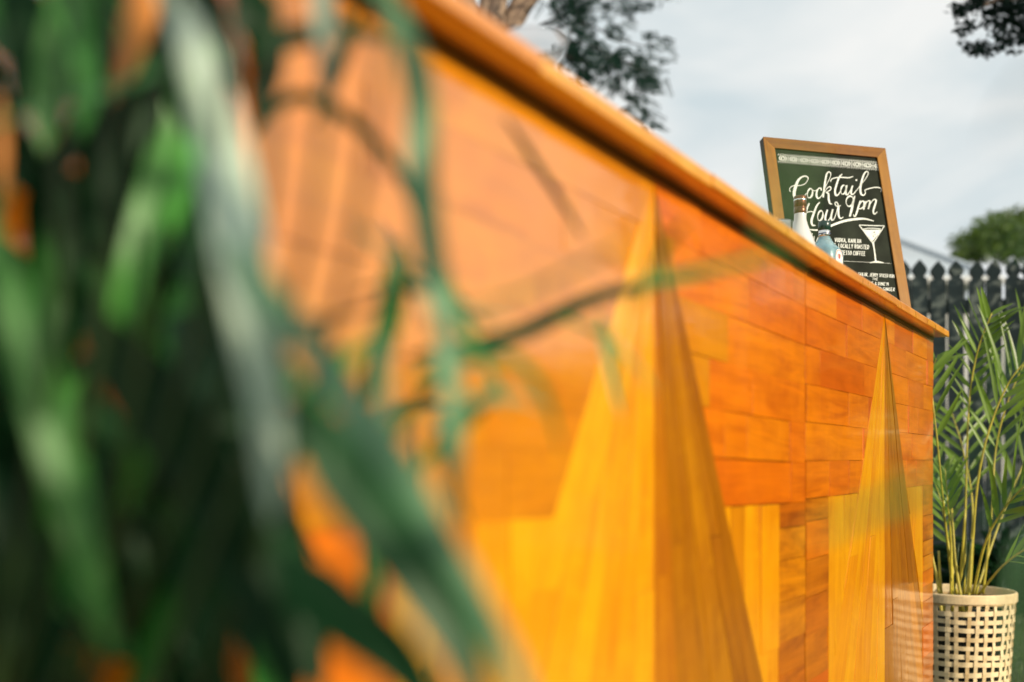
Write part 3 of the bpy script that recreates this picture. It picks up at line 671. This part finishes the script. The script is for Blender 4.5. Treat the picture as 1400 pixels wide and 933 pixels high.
def frond(root, pts, n_leaf, l0, start=.3, wl=.011, rs=.0045, m=None, stem=None, seed=0, droop=.35, spread=.52, dry=.04, nrm=V((0, -.8, .6))):
    rg = random.Random(seed); q = spline(pts, 26)
    sb = MB(); tube(sb, q, rs, 6, rs*.35); st = part('rachis', sb, stem or M_stemy, root, True)
    tail = V((0, 0, 0))
    for i in range(n_leaf):
        f = start+(1-start)*(i+.5)/n_leaf
        k = f*26; a = int(min(k, 25)); p = q[a].lerp(q[a+1], k-a); tg = (q[a+1]-q[a]).normalized()
        side = 1 if i % 2 else -1
        sv = tg.cross(nrm).normalized()*side
        ln = l0*(.55+.55*math.sin(math.pi*min(1, (f-start)/(1-start)*.85+.15)))*rg.uniform(.8, 1.15)
        d_ = (tg*(1-spread*.55)+sv*spread+nrm*rg.uniform(-.2, .3)).normalized()
        pts_ = [p]; dd = d_.copy(); pp_ = p.copy()
        for s_ in range(5):
            dd = (dd+V((rg.uniform(-.06, .06), rg.uniform(-.06, .06), -droop*.22*(s_+1)/3))).normalized(); pp_ = pp_+dd*ln/5; pts_.append(pp_.copy())
        lb_ = MB(); blade(lb_, pts_, wl*rg.uniform(.8, 1.2), (nrm+V((rg.uniform(-.5,.5), rg.uniform(-.3,.3), rg.uniform(-.3,.3)))).normalized(), n=8, v0=rg.uniform(0, 9))
        part('leaflet', lb_, M_orange if rg.random() < dry else (m or M_leafP), root, True)
FR = [ ([(1303,812,3.42),(1292,710,3.34),(1281,600,3.30),(1273,520,3.30),(1280,490,3.32)], 14, .18, .45),
       ([(1318,812,3.45),(1321,650,3.46),(1326,540,3.46),(1338,475,3.44),(1356,428,3.4)], 18, .16, .45),
       ([(1326,812,3.45),(1338,650,3.42),(1368,545,3.4),(1405,490,3.36),(1450,455,3.3)], 18, .26, .38),
       ([(1330,812,3.42),(1352,730,3.32),(1400,665,3.2),(1460,640,3.1)], 20, .24, .35),
       ([(1308,812,3.5),(1296,740,3.55),(1285,680,3.6),(1262,620,3.66)], 18, .18, .3),
       ([(1334,812,3.5),(1372,700,3.62),(1420,600,3.75),(1480,560,3.85)], 16, .26, .35),
       ([(1322,812,3.5),(1330,700,3.66),(1318,620,3.8),(1300,560,3.95)], 14, .24, .4),
       ([(1338,812,3.38),(1375,770,3.25),(1420,745,3.12),(1470,760,3.0)], 18, .22, .3),
       ([(1300,812,3.38),(1300,740,3.36),(1296,690,3.34),(1292,640,3.34)], 10, .12, .55),
       ([(1344,812,3.5),(1356,700,3.5),(1362,610,3.52),(1385,530,3.5),(1430,440,3.5)], 16, .26, .4) ]
for i, (pts, nl, l0, s0) in enumerate(FR):
    frond(pp, [P(*p) for p in pts], nl, l0, s0, seed=i+11, dry=.012, droop=.16, wl=.0095)
for i in range(9):
    a = R(0, 6.28); r_ = R(.01, .06); b0 = C0+V((r_*math.cos(a), r_*math.sin(a), .20))
    h = R(.25, .42); tp = b0+V((R(-.05, .06), R(-.06, .05), h)); mb = MB(); tube(mb, spline([b0, b0.lerp(tp, .5)+V((R(-.01,.01), 0, 0)), tp], 8), .0062, 8, .0035)
    part('stem', mb, M_stemy if i % 3 else M_stemg, pp, True)

# ------------------------------------------------------------------ picket fence
FY = 5.6; PX = .1002
fen = thing('picket_fence', 'dark charcoal picket fence with pointed tops behind the potted palm', 'fence', (2.4, FY, 0))
def picket_mesh():
    w, th_, ht = .0405, .011, CZ+(646-382)/1400*FY; k = ht
    half = [(w,0.),(w,k-.02),(w*.98,k),(w*.55,k+.008),(w*.62,k+.018),(w*.92,k+.034),(w*.98,k+.048),(w*.80,k+.066),(w*.40,k+.086),(0,k+.104)]
    out_ = half+[(-x, z) for x, z in half[::-1][1:]]
    m_ = len(out_); mb = MB(); mb.add([(x, -th_, z) for x, z in out_]+[(x, th_, z) for x, z in out_], [tuple(range(m_)), tuple(range(m_, 2*m_))[::-1]]+[((i+1) % m_, i, m_+i, m_+(i+1) % m_) for i in range(m_)])
    return mb.mesh('picket')
pm = picket_mesh(); pm.materials.append(M_fence)
x = (1258-700)/1400*FY; xs = [x+PX*i for i in range(-30, 92)]
for x in xs:
    o = link('picket', pm, None, fen, (x-2.4+R(-.002, .002), R(-.003, .003), R(-.006, .006))); o.rotation_euler = (0, R(-.006, .006), 0)
for y0, y1 in ((408, 427), (575, 595), (745, 765)):
    mb = MB(); box(mb, (xs[0]-.1, FY+.0125, CZ+(646-y1)/1400*FY), (xs[-1]+.1, FY+.05, CZ+(646-y0)/1400*FY)); part('rail', mb, M_fence, fen)
for k in range(7):
    xx = xs[0]+.25+k*1.93; mb = MB(); box(mb, (xx, FY+.052, 0), (xx+.09, FY+.14, CZ+1.06)); part('post', mb, M_fence, fen)

# white boundary wall and a house beyond
wl = thing('boundary_wall', 'white rendered wall glimpsed in the gaps of the fence', 'wall', (5, 8, 0))
mb = MB(); box(mb, (2.6, 8, 0), (8, 8.18, CZ+(646-424)/1400*8)); part('render', mb, M_wallw, wl)
mb = MB(); box(mb, (2.57, 7.97, CZ+(646-424)/1400*8+.001), (8.03, 8.21, CZ+(646-418)/1400*8)); part('coping', mb, M_wallw, wl)
hs = thing('house', 'low house with a blue-grey hipped roof beyond the fence', 'house', (4.6, 15.5, 0))
mb = MB(); box(mb, (2.9, 14.2, 0), (6.3, 18, 3.338)); part('wall', mb, M_wallw, hs)
mb = MB(); ze = 3.35
rv = [(2.6, 13.9, 3.34), (6.6, 13.9, 3.34), (6.6, 18.3, 3.34), (2.6, 18.3, 3.34), (4.6, 15.6, 4.73), (4.6, 16.6, 4.73)]
mb.add(rv, [(0,1,4), (1,2,5,4), (2,3,5), (3,0,4,5), (3,2,1,0)]); rf = part('roof', mb, M_roof, hs)
mb = MB(); a_, b_ = V(rv[1]), V(rv[4])
for p, q in ((rv[0], rv[4]), (rv[1], rv[4]), (rv[4], rv[5])): tube(mb, [V(p)+V((0,0,.02)), V(q)+V((0,0,.02))], .05, 6)
part('ridge_cap', mb, M_roof, rf)
mb = MB(); tube(mb, [(2.55, 13.86, 3.32), (6.65, 13.86, 3.32)], .06, 8); part('gutter', mb, M_wallw, hs)
for xx in (3.4, 5.0):
    mb = MB(); box(mb, (xx, 14.15, 1.1), (xx+.9, 14.198, 2.3)); f_ = part('window', mb, M_wallw, hs)
    mb = MB(); box(mb, (xx+.07, 14.13, 1.17), (xx+.83, 14.149, 2.23)); part('pane', mb, M_chalk, f_)

# ------------------------------------------------------------------ trees
def clump(mb, c, r, n_, sz, rg, flat=.8):
    """leafy spray: pairs of small leaflets around a point"""
    for i in range(n_):
        d_ = V((rg.gauss(0, 1), rg.gauss(0, 1), rg.gauss(0, flat))).normalized()*r*rg.random()**.5
        p = c+d_; u_ = V((rg.uniform(-1,1), rg.uniform(-1,1), rg.uniform(-.8,.5))).normalized()
        w_ = u_.cross(V((rg.uniform(-1,1), rg.uniform(-1,1), rg.uniform(-1,1)))).normalized(); s_ = sz*rg.uniform(.6, 1.4)
        mb.add([p, p+u_*s_*.5+w_*s_*.26, p+u_*s_, p+u_*s_*.5-w_*s_*.26], [(0, 1, 2, 3)])
rg = random.Random(5)
T0 = P(672, 60, 9); T0.z = 0
tr = thing('tree', 'tall tree with pale forked trunk and drooping dark foliage behind the bar', 'tree', T0)
def tp(x, y, Z=9): return P(x, y, Z)
tk = MB()
tube(tk, spline([T0, T0+V((0, 0, 2.2)), tp(650, 120), tp(660, 60), tp(672, 0), tp(700, -120)], 20), .19, 12, .08)
tube(tk, spline([tp(655, 140), tp(688, 60), tp(712, 0), tp(760, -90), tp(830, -160)], 14), .12, 9, .04)
tube(tk, spline([tp(660, 110), tp(700, 40), tp(728, -4), tp(790, -60), tp(900, -110)], 14), .09, 8, .03)
tube(tk, spline([tp(640, 120), tp(640, 40), tp(620, -60), tp(560, -200)], 12), .14, 9, .05)
tube(tk, spline([tp(668, 120, 8.9), tp(676, 50, 8.9), tp(684, 0, 8.9), tp(705, -80, 8.9)], 12), .10, 9, .05)
tube(tk, spline([tp(690, 90, 8.95), tp(704, 40, 8.95), tp(722, 5, 8.95), tp(770, -60, 8.95)], 12), .07, 8, .03)
part('trunk', tk, M_trunk, tr, True)
cr = MB(); br = MB()
def pinnate(p, d_, ln, rg, sz=.045):
    d_ = d_.normalized(); s_ = d_.cross(V((rg.uniform(-.5,.5), -1, rg.uniform(-.3,.3)))).normalized()
    for i in range(9):
        t_ = (i+.5)/9; q_ = p+d_*ln*t_+V((0, 0, -.12*ln*t_*t_))
        for sg in (-1, 1):
            u_ = (s_*sg*.85+d_*.5+V((0, rg.uniform(-.2,.2), rg.uniform(-.25,.1)))).normalized(); w_ = u_.cross(V((0, 1, .2))).normalized(); z_ = sz*(1.1-.5*t_)*rg.uniform(.8, 1.2)
            cr.add([q_, q_+u_*z_*.5+w_*z_*.2, q_+u_*z_, q_+u_*z_*.5-w_*z_*.2], [(0, 1, 2, 3)])
sprays = [[(742,34),(765,22),(800,15),(850,12),(880,8)],[(752,45),(790,30),(840,50),(875,62),(896,60)],[(760,55),(800,60),(840,75),(868,92),(886,98)],
          [(770,75),(800,85),(825,95),(842,110)],[(800,10),(780,50),(800,90)],[(860,84),(880,100),(893,115)],[(858,128),(868,138),(880,152),(896,166)],[(760,16),(780,5),(820,-10),(880,-8)],
          [(780,70),(790,88),(798,98)],[(815,60),(835,85),(850,112)]]
for sp in sprays:
    q = spline([tp(x, y, 9+rg.uniform(-.8, .8)) for x, y in sp], 14); tube(br, q, .012, 5, .004)
    for p in q:
        for _ in range(2): pinnate(p+V((rg.gauss(0,.05), rg.gauss(0,.2), rg.gauss(0,.02))), V((rg.uniform(-.5, 1.2), rg.uniform(-.4,.4), rg.uniform(-.7, .25))), rg.uniform(.10, .17), rg, .038)
for _ in range(700):
    x = rg.uniform(400, 960); y = rg.uniform(-420, -14)
    if x < 760 and y > -200: continue
    if x > 880+(y+12)*-.1 and rg.random() < .5: continue
    clump(cr, tp(x, y, 9+rg.gauss(0, 1.2)), .16, 22, .07, rg)
# hanging dense parts above the sprays
for _ in range(40): pinnate(tp(rg.gauss(790, 26), rg.gauss(2, 12), 9+rg.gauss(0, .3)), V((rg.uniform(-1, 1), 0, rg.uniform(-.9, .1))), .17, rg, .034)
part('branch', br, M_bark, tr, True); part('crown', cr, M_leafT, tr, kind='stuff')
T1 = V((4.7, 5.0, 0))
tr = thing('tree', 'dark bushy tree whose branch tips hang into the upper right corner', 'tree', T1)
tk = MB(); tube(tk, spline([T1, T1+V((.05, 0, 1.4)), T1+V((-.1, .1, 2.8)), T1+V((-.2, .1, 4))], 14), .16, 10, .06)
tube(tk, spline([T1+V((-.05, .05, 2.4)), P(1480, 20, 6.0), P(1400, -5, 6), P(1340, 8, 6)], 12), .05, 7, .01); part('trunk', tk, M_trunk, tr, True)
cr = MB()
for x, y, s_, k in ((1312,18,7,12),(1325,8,8,16),(1322,34,7,12),(1345,4,9,18),(1370,8,11,30),(1395,10,12,34),(1385,30,8,16),(1352,28,6,8),(1330,64,7,14),(1343,70,7,12),(1366,62,6,10),(1392,56,8,14),(1372,40,7,8),(1410,40,12,30)):
    for _ in range(k): clump(cr, P(rg.gauss(x, s_), rg.gauss(y, s_*.7), 6+rg.gauss(0, .15)), .03, 9, .034, rg)
for _ in range(2600):
    d_ = V((rg.gauss(0,1), rg.gauss(0,1), rg.gauss(0,1))).normalized()*rg.uniform(.5, 1)
    c_ = T1+V((-.1+d_.x*1.75, -.4+d_.y*1.7, 2.2+d_.z*2.3))
    if c_.x/c_.y < .53 or c_.z < .1 or c_.y > 5.4 or (c_.x-.2) > 1.45*(c_.y-1.2): continue
    clump(cr, c_, .17, 16, .085, rg)
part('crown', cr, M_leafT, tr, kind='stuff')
T2 = V((10.6, 22, 0))
tr = thing('tree', 'distant yellow-green tree showing above the fence at the right', 'tree', T2)
tk = MB(); tube(tk, [T2, T2+V((0, 0, 4.2))], .2, 8, .1); part('trunk', tk, M_trunk, tr, True)
cr = MB()
for _ in range(520):
    x = rg.uniform(1312, 1470); ylow = 350; ytop = 292+max(0, (1375-x))*.55+ (6*math.sin(x*.11)); ytop += 9*noise.noise(V((x*.06, 3.1, 0)))+rg.uniform(-4, 4); y = rg.uniform(ytop, ylow)
    clump(cr, P(x, y, 22+rg.gauss(0, .7)), .22, 10, .16, rg)
part('crown', cr, M_leafY, tr, kind='stuff')

# ------------------------------------------------------------------ foreground plants
def strap(root, pts, wpx, m, tilt=(0, -1, .15), prof=None, name='leaf', fold=.22):
    """a long leaf seen close: points (px, py, distance), width in photo pixels at its first point"""
    if root.location.x < 0: pts = [(x, y, min(z*1.32, 960/(1575-max(x, 200))-.07)) for x, y, z in pts]
    q = [P(*p) for p in pts]; mb = MB()
    Zm = sum(p[2] for p in pts)/len(pts)
    blade(mb, spline(q, 16), wpx/1400*Zm/2, V(tilt), prof or (lambda t: min(1, .35+t*3)*(1-t**3)**.6), fold, 16, R(0, 9)); part(name, mb, m, root, True)
full = lambda t: 1
fp = thing('palm_plant', 'large blurred strap-leaved palm close to the lens at the left', 'palm', (-.34, .66, 0))
# (points, width, material, tilt)
LV = [
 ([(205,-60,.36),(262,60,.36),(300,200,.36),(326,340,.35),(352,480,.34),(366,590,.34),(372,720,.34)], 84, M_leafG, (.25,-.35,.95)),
 ([(490,-60,.42),(540,20,.42),(572,120,.42),(576,240,.42),(590,360,.42),(612,480,.42),(622,600,.42),(618,720,.42)], 46, M_leafM, (.2,-.75,.6)),
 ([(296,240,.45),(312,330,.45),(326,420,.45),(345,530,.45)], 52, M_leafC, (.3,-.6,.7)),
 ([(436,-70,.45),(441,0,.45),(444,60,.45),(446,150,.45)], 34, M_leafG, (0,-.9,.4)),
 ([(345,185,.5),(372,150,.5),(420,132,.5),(480,165,.5),(540,225,.5),(575,300,.5),(590,350,.5)], 20, M_leafD, (0,-1,.1)),
 ([(320,330,.34),(400,450,.34),(470,545,.34),(540,640,.33),(610,760,.33),(690,900,.33),(750,1020,.33)], 78, M_leafM, (.4,-.55,.75)),
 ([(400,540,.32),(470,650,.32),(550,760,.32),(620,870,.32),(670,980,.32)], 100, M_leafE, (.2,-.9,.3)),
 ([(-40,175,.42),(40,160,.42),(110,140,.42),(190,112,.43),(270,70,.44)], 52, M_leafB, (.1,-.5,.85)),
 ([(-20,300,.38),(20,420,.38),(60,540,.38),(90,660,.38),(118,760,.38),(150,900,.38)], 66, M_leafB, (.35,-.8,.45)),
 ([(300,60,.5),(260,160,.5),(225,260,.5),(190,360,.5),(150,470,.5)], 74, M_leafB, (.4,-.8,.3)),
 ([(250,120,.55),(285,260,.55),(262,380,.55),(240,520,.55)], 56, M_leafF, (.6,-.7,.1)),
 ([(560,490,.5),(640,478,.52),(720,455,.55),(800,415,.58),(880,392,.6),(960,382,.62)], 38, M_leafD, (0,-.7,.7)),
 ([(560,520,.45),(620,495,.46),(690,488,.47),(740,535,.48),(768,620,.5)], 32, M_leafF, (.1,-.7,.7)),
 ([(690,520,.5),(650,560,.5),(600,612,.5),(550,660,.5)], 24, M_leafF, (0,-1,.2)),
 ([(545,330,.5),(535,420,.5),(515,500,.5),(500,560,.5)], 38, M_leafF, (.2,-.9,.1)),
 ([(330,420,.40),(420,440,.42),(500,425,.45),(560,400,.47)], 22, M_leafD, (0,-.8,.6)),
 ([(330,560,.42),(390,570,.42),(430,540,.43),(470,470,.45)], 36, M_leafD, (0,-.9,.4)),
 ([(110,420,.40),(200,540,.40),(290,680,.40),(360,820,.40),(410,980,.40)], 110, M_leafD, (.5,-.8,.3)),
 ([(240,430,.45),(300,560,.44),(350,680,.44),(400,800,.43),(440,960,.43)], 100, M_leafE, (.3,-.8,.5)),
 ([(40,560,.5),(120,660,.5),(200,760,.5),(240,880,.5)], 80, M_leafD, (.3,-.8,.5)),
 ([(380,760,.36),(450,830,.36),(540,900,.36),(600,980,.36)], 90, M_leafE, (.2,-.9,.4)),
 ([(330,-50,.46),(350,30,.46),(365,90,.47),(350,170,.47)], 60, M_leafD, (.2,-.9,.4)),
 ([(335,80,.46),(400,55,.46),(470,40,.47),(540,60,.48)], 44, M_leafD, (.1,-.9,.4)),
 ([(480,640,.46),(500,700,.46),(505,780,.46),(500,860,.46)], 30, M_leafF, (.1,-.9,.1)),
 ([(120,-40,.5),(90,40,.5),(70,120,.5),(60,210,.5)], 60, M_leafB, (.3,-.8,.4)),
 ([(20,-40,.5),(40,60,.5),(30,160,.5)], 64, M_leafD, (.3,-.8,.4)),
 ([(210,560,.6),(190,640,.6),(165,700,.6),(150,760,.6)], 44, M_leafB, (.5,-.6,.2)),
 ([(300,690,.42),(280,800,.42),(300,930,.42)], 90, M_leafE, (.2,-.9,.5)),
 ([(-30,640,.45),(10,740,.45),(40,850,.45),(60,960,.45)], 90, M_leafD, (.3,-.8,.5)),
 ([(940,300,.5),(900,350,.52),(880,400,.52),(860,430,.52)], 12, M_leafF, (.1,-.9,.2)),
 ([(690,160,.6),(730,220,.62),(770,280,.62),(800,330,.62)], 12, M_leafD, (.1,-.9,.2)),
 ([(820,430,.6),(835,500,.6),(850,570,.6)], 16, M_leafF, (.1,-.9,.2)),
 ([(590,330,.5),(625,420,.5),(665,500,.5),(700,570,.5)], 18, M_leafF, (.1,-.8,.5)),
 ([(640,470,.5),(600,520,.5),(555,570,.5),(500,650,.5)], 20, M_leafF, (.1,-.8,.5)),
 ([(670,445,.5),(610,410,.5),(540,390,.5),(480,400,.5)], 20, M_leafD, (.1,-.8,.5)),
 ([(600,560,.5),(615,640,.5),(640,720,.5)], 18, M_leafD, (.1,-.8,.5)),
 ([(430,170,.5),(470,80,.5),(510,-30,.5)], 18, M_leafD, (.1,-.8,.5)),
 ([(760,430,.55),(840,470,.55),(900,540,.56)], 11, M_leafF, (.1,-.8,.5)),
 ([(870,385,.5),(930,378,.5),(1010,360,.5),(1070,350,.5)], 17, M_leafB, (.1,-.8,.5)),
 ([(420,600,.42),(460,520,.42),(500,470,.43),(560,440,.44)], 24, M_leafB, (.1,-.8,.5)),
 ([(380,480,.42),(430,560,.42),(500,640,.42),(560,740,.42)], 26, M_leafF, (.1,-.8,.5)),
 ([(520,560,.42),(500,660,.42),(505,760,.42),(530,880,.42)], 24, M_leafB, (.1,-.8,.5)),
 ([(60,-40,.5),(100,40,.5),(120,110,.5),(110,190,.5)], 44, M_leafB, (.3,-.7,.4)),
 ([(250,380,.5),(240,450,.5),(235,520,.5),(215,600,.5)], 36, M_leafB, (.3,-.7,.4)),
 ([(290,740,.45),(240,820,.45),(200,900,.45),(170,980,.45)], 40, M_leafF, (.3,-.7,.4)),
 ([(470,300,.42),(540,350,.42),(620,420,.43),(700,440,.44)], 16, M_leafM, (.1,-.8,.5)),
 ([(560,600,.42),(620,560,.42),(690,540,.43),(750,560,.44)], 14, M_leafM, (.1,-.8,.5)),
 ([(640,420,.42),(720,400,.42),(800,360,.42),(860,330,.43)], 12, M_leafF, (.1,-.8,.5)),
 ([(520,430,.42),(530,540,.42),(540,640,.42)], 16, M_leafM, (.1,-.8,.5)),
]
for pts, w_, m_, ti in LV: strap(fp, pts, w_, m_, ti)
strap(fp, [(205,-40,.55),(190,30,.55),(170,90,.55),(150,140,.55)], 44, M_orange, (.3,-.8,.4))  # orange strip standing in for the bar's end seen between leaves
strap(fp, [(-2,130,.6),(4,200,.6),(2,290,.6)], 16, M_orange, (.3,-.8,.4))  # second strip for the orange bar end at the left edge
for i in range(7):
    mb = MB(); a = V((-.34+R(-.04,.04), .66+R(-.04,.04), 0)); tube(mb, spline([a, a+V((.01*i-.03, -.03, .35)), P(60+60*i, 560, .5), P(90+75*i, -40+40*(i % 2), .47)], 14), .006, 7, .002); part('stem', mb, M_stemg, fp, True)

# crowded back leaves of the same palm, hanging in front of the bar's end
rq = random.Random(77)
for i in range(95):
    x = rq.uniform(-90, 340); y = rq.uniform(-60, 900); Zz = rq.uniform(.66, .78)
    if rq.random() < .3: x = rq.uniform(240, 400); y = rq.uniform(430, 950)
    if (140 < x < 230 and y < 120): continue
    ln = rq.uniform(200, 380); an_ = rq.gauss(.25, .45); lim = 960/(1575-max(x, 230))-.05
    pts = [P(x+ln*t_*math.sin(an_)+18*t_*t_, y-90+ln*t_*math.cos(an_*(.6+t_*.4)), min(Zz, lim)+.0*t_) for t_ in (0, .25, .5, .75, 1)]
    if any(p.x/p.y*1400+700 > 352 and p.z > CZ+(646-480)/1400*p.y for p in pts): continue
    if any(p.x/p.y*1400+700 > 470 for p in pts): continue
    mb = MB(); blade(mb, pts, rq.uniform(.012, .022), V((rq.uniform(-.6, .9), -.8, rq.uniform(-.3, .8))), n=9, v0=rq.uniform(0, 9)); part('leaf', mb, rq.choice((M_leafD, M_leafD, M_leafD, M_leafD, M_leafF, M_leafB)), fp, True)
# dense dark shrub filling the left, behind the near leaves and past the end of the bar
rg = random.Random(21)
sh = thing('strap_leaf_shrub', 'dense dark green strap-leaved shrub past the near end of the bar', 'shrub', (-.75, 1.05, 0))
fb = MB(); nlf = 0
for i in range(620):
    bx = -.36-.75*rg.random(); by = .74+.62*rg.random()
    a = V((bx, by, rg.uniform(.0, .9))); ang = rg.uniform(0, 6.28); ln = rg.uniform(.28, .6)
    d_ = V((math.cos(ang)*.55, math.sin(ang)*.55, rg.uniform(.5, 1.2))).normalized(); pts = [a]; p = a.copy()
    for s_ in range(5):
        d_ = (d_+V((0, 0, -.22))).normalized(); p = p+d_*ln/5; pts.append(p.copy())
    if any(q.x > -.30+(q.y-.78)*.625-.0 for q in pts if q.z < 1.3): continue
    nn = V((rg.uniform(-1, 1), -1, rg.uniform(-.3, .8))).normalized()
    if nlf < 120 and a.y < 1.1:
        mb = MB(); blade(mb, pts, rg.uniform(.014, .024), nn, n=7); part('leaf', mb, M_leafF if rg.random() < .3 else M_leafD, sh, True); nlf += 1
    else: blade(fb, pts, rg.uniform(.014, .026), nn, n=7)
for i in range(420):
    a = V((rg.uniform(-1.5, -.62), rg.uniform(1.25, 2.0), rg.uniform(0, 1.7))); ang = rg.uniform(0, 6.28); d_ = V((math.cos(ang), math.sin(ang), rg.uniform(-.2, 1))).normalized()
    blade(fb, [a, a+d_*.2, a+d_*.36+V((0,0,-.06)), a+d_*.48+V((0,0,-.16))], rg.uniform(.02, .04), V((rg.uniform(-1,1), -1, rg.uniform(-.3,.8))).normalized(), n=6)
part('foliage', fb, M_leafD, sh, True, kind='stuff')

# palm beside the photographer at the right: its leaf tips veil the view
rp_ = thing('palm_plant', 'blurred green palm fronds at the right edge, nearer than the basket', 'palm', (.95, .5, 0))
for pts, w_, m_ in (([(1500,640,.55),(1440,610,.55),(1380,600,.56),(1320,640,.58),(1290,700,.6)], 10, M_leafF),
                    ([(1500,690,.6),(1440,660,.6),(1390,670,.62),(1350,720,.62)], 26, M_leafF),
                    ([(1500,760,.5),(1440,730,.5),(1395,760,.5),(1385,850,.5),(1395,950,.5)], 17, M_leafM),
                    ([(1500,60,.3),(1430,100,.3),(1385,150,.3),(1360,210,.3)], 9, M_leafD),
                    ([(1500,380,.4),(1420,340,.4),(1350,320,.4),(1310,350,.42)], 7, M_leafF),
                    ([(1300,650,.4),(1230,680,.4),(1160,708,.4),(1095,735,.4)], 20, M_leafB),
                    ([(1100,180,.28),(1078,260,.28),(1062,340,.28),(1040,430,.28)], 14, M_leafB),
                    ([(1500,540,.5),(1440,500,.5),(1380,500,.5),(1330,560,.52)], 9, M_leafF)):
    strap(rp_, pts, w_, m_, (.1,-.8,.5))
mb = MB(); tube(mb, spline([V((.95,.5,0)), V((.93,.5,.5)), P(1560,640,.55), P(1500,560,.53), P(1520,380,.5)], 14), .008, 8, .003); part('stem', mb, M_stemg, rp_, True)

fb = MB(); rg = random.Random(44)
for i in range(170):                         # unseen leaf mass added behind the camera to shade the near leaves
    c_ = .02+.36*rg.random(); tt = rg.uniform(.85, 1.6); z_ = rg.uniform(.35, 2.0)
    a = V((c_*.669+tt*.743, c_*.743-tt*.669, z_)); ang = rg.uniform(0, 6.28); d_ = V((math.cos(ang)*.4, math.sin(ang)*.4, rg.uniform(-.5, .8))).normalized(); l_ = rg.uniform(.18, .3)
    blade(fb, [a, a+d_*l_*.5, a+d_*l_+V((0, 0, -.05))], rg.uniform(.014, .024), V((rg.uniform(-1,1), rg.uniform(-1,1), rg.uniform(0, 1))).normalized(), n=5)
part('foliage', fb, M_leafF, rp_, True, kind='stuff')
rg = random.Random(61); hb_ = MB()
hg = thing('hedge', 'dark clipped hedge closing the lawn at the right, mirrored in the bar varnish', 'hedge', (7.4, 1.5, 0))
for i in range(7500):
    y = rg.uniform(-3, 5.3); z = 1.75*rg.random()**.7; x = 7.4+rg.uniform(-.45, .45)*(1 if z > 1.5 else 1)-(.12 if rg.random() < .6 else 0)
    if rg.random() < .6: x = 6.92+rg.gauss(0, .05)
    u_ = V((rg.uniform(-1,1), rg.uniform(-1,1), rg.uniform(-1,1))).normalized(); w_ = u_.cross(V((rg.uniform(-1,1), rg.uniform(-1,1), 1))).normalized(); p = V((x, y, z))
    hb_.add([p, p+u_*.06+w_*.035, p+u_*.12, p+u_*.06-w_*.035], [(0,1,2,3)])
part('foliage', hb_, M_leafT, hg, kind='stuff')
# low plants in front of the fence
rg = random.Random(33)
for cx, cy, lab_ in ((2.35, 4.9, 'dark leafy garden plant at the foot of the fence, right of the basket'), (1.75, 5.15, 'shaded leafy plant at the foot of the fence behind the basket')):
    g_ = thing('garden_plant', lab_, 'plant', (cx, cy, 0)); fb = MB()
    for i in range(170):
        ang = rg.uniform(0, 6.28); r_ = rg.uniform(0, .22); a = V((cx+r_*math.cos(ang), cy+r_*math.sin(ang), rg.uniform(.02, .35))); d_ = V((math.cos(ang), math.sin(ang), rg.uniform(.2, 1.1))).normalized(); l_ = rg.uniform(.15, .34)
        blade(fb, [a, a+d_*l_*.5, a+d_*l_+V((0, 0, -.07))], rg.uniform(.012, .024), V((rg.uniform(-1,1), -1, rg.uniform(0, 1))).normalized(), n=5)
    part('foliage', fb, M_leafD, g_, True, kind='stuff')
gb = MB()
for i in range(16000):
    y = rg.uniform(2.6, 5.7); x = rg.uniform(.9, 4.2); h = rg.uniform(.02, .055); a = V((x, y, 0)); l_ = V((rg.uniform(-.02,.02), rg.uniform(-.02,.02), h)); s_ = V((rg.uniform(-1,1), rg.uniform(-1,1), 0)).normalized()*.0022
    gb.add([a-s_, a+s_, a+l_], [(0, 1, 2)])
o = link('grass', gb.mesh('grass'), M_grass); o['kind'] = 'stuff'; o['label'] = 'short lawn grass around the basket and fence'; o['category'] = 'grass'
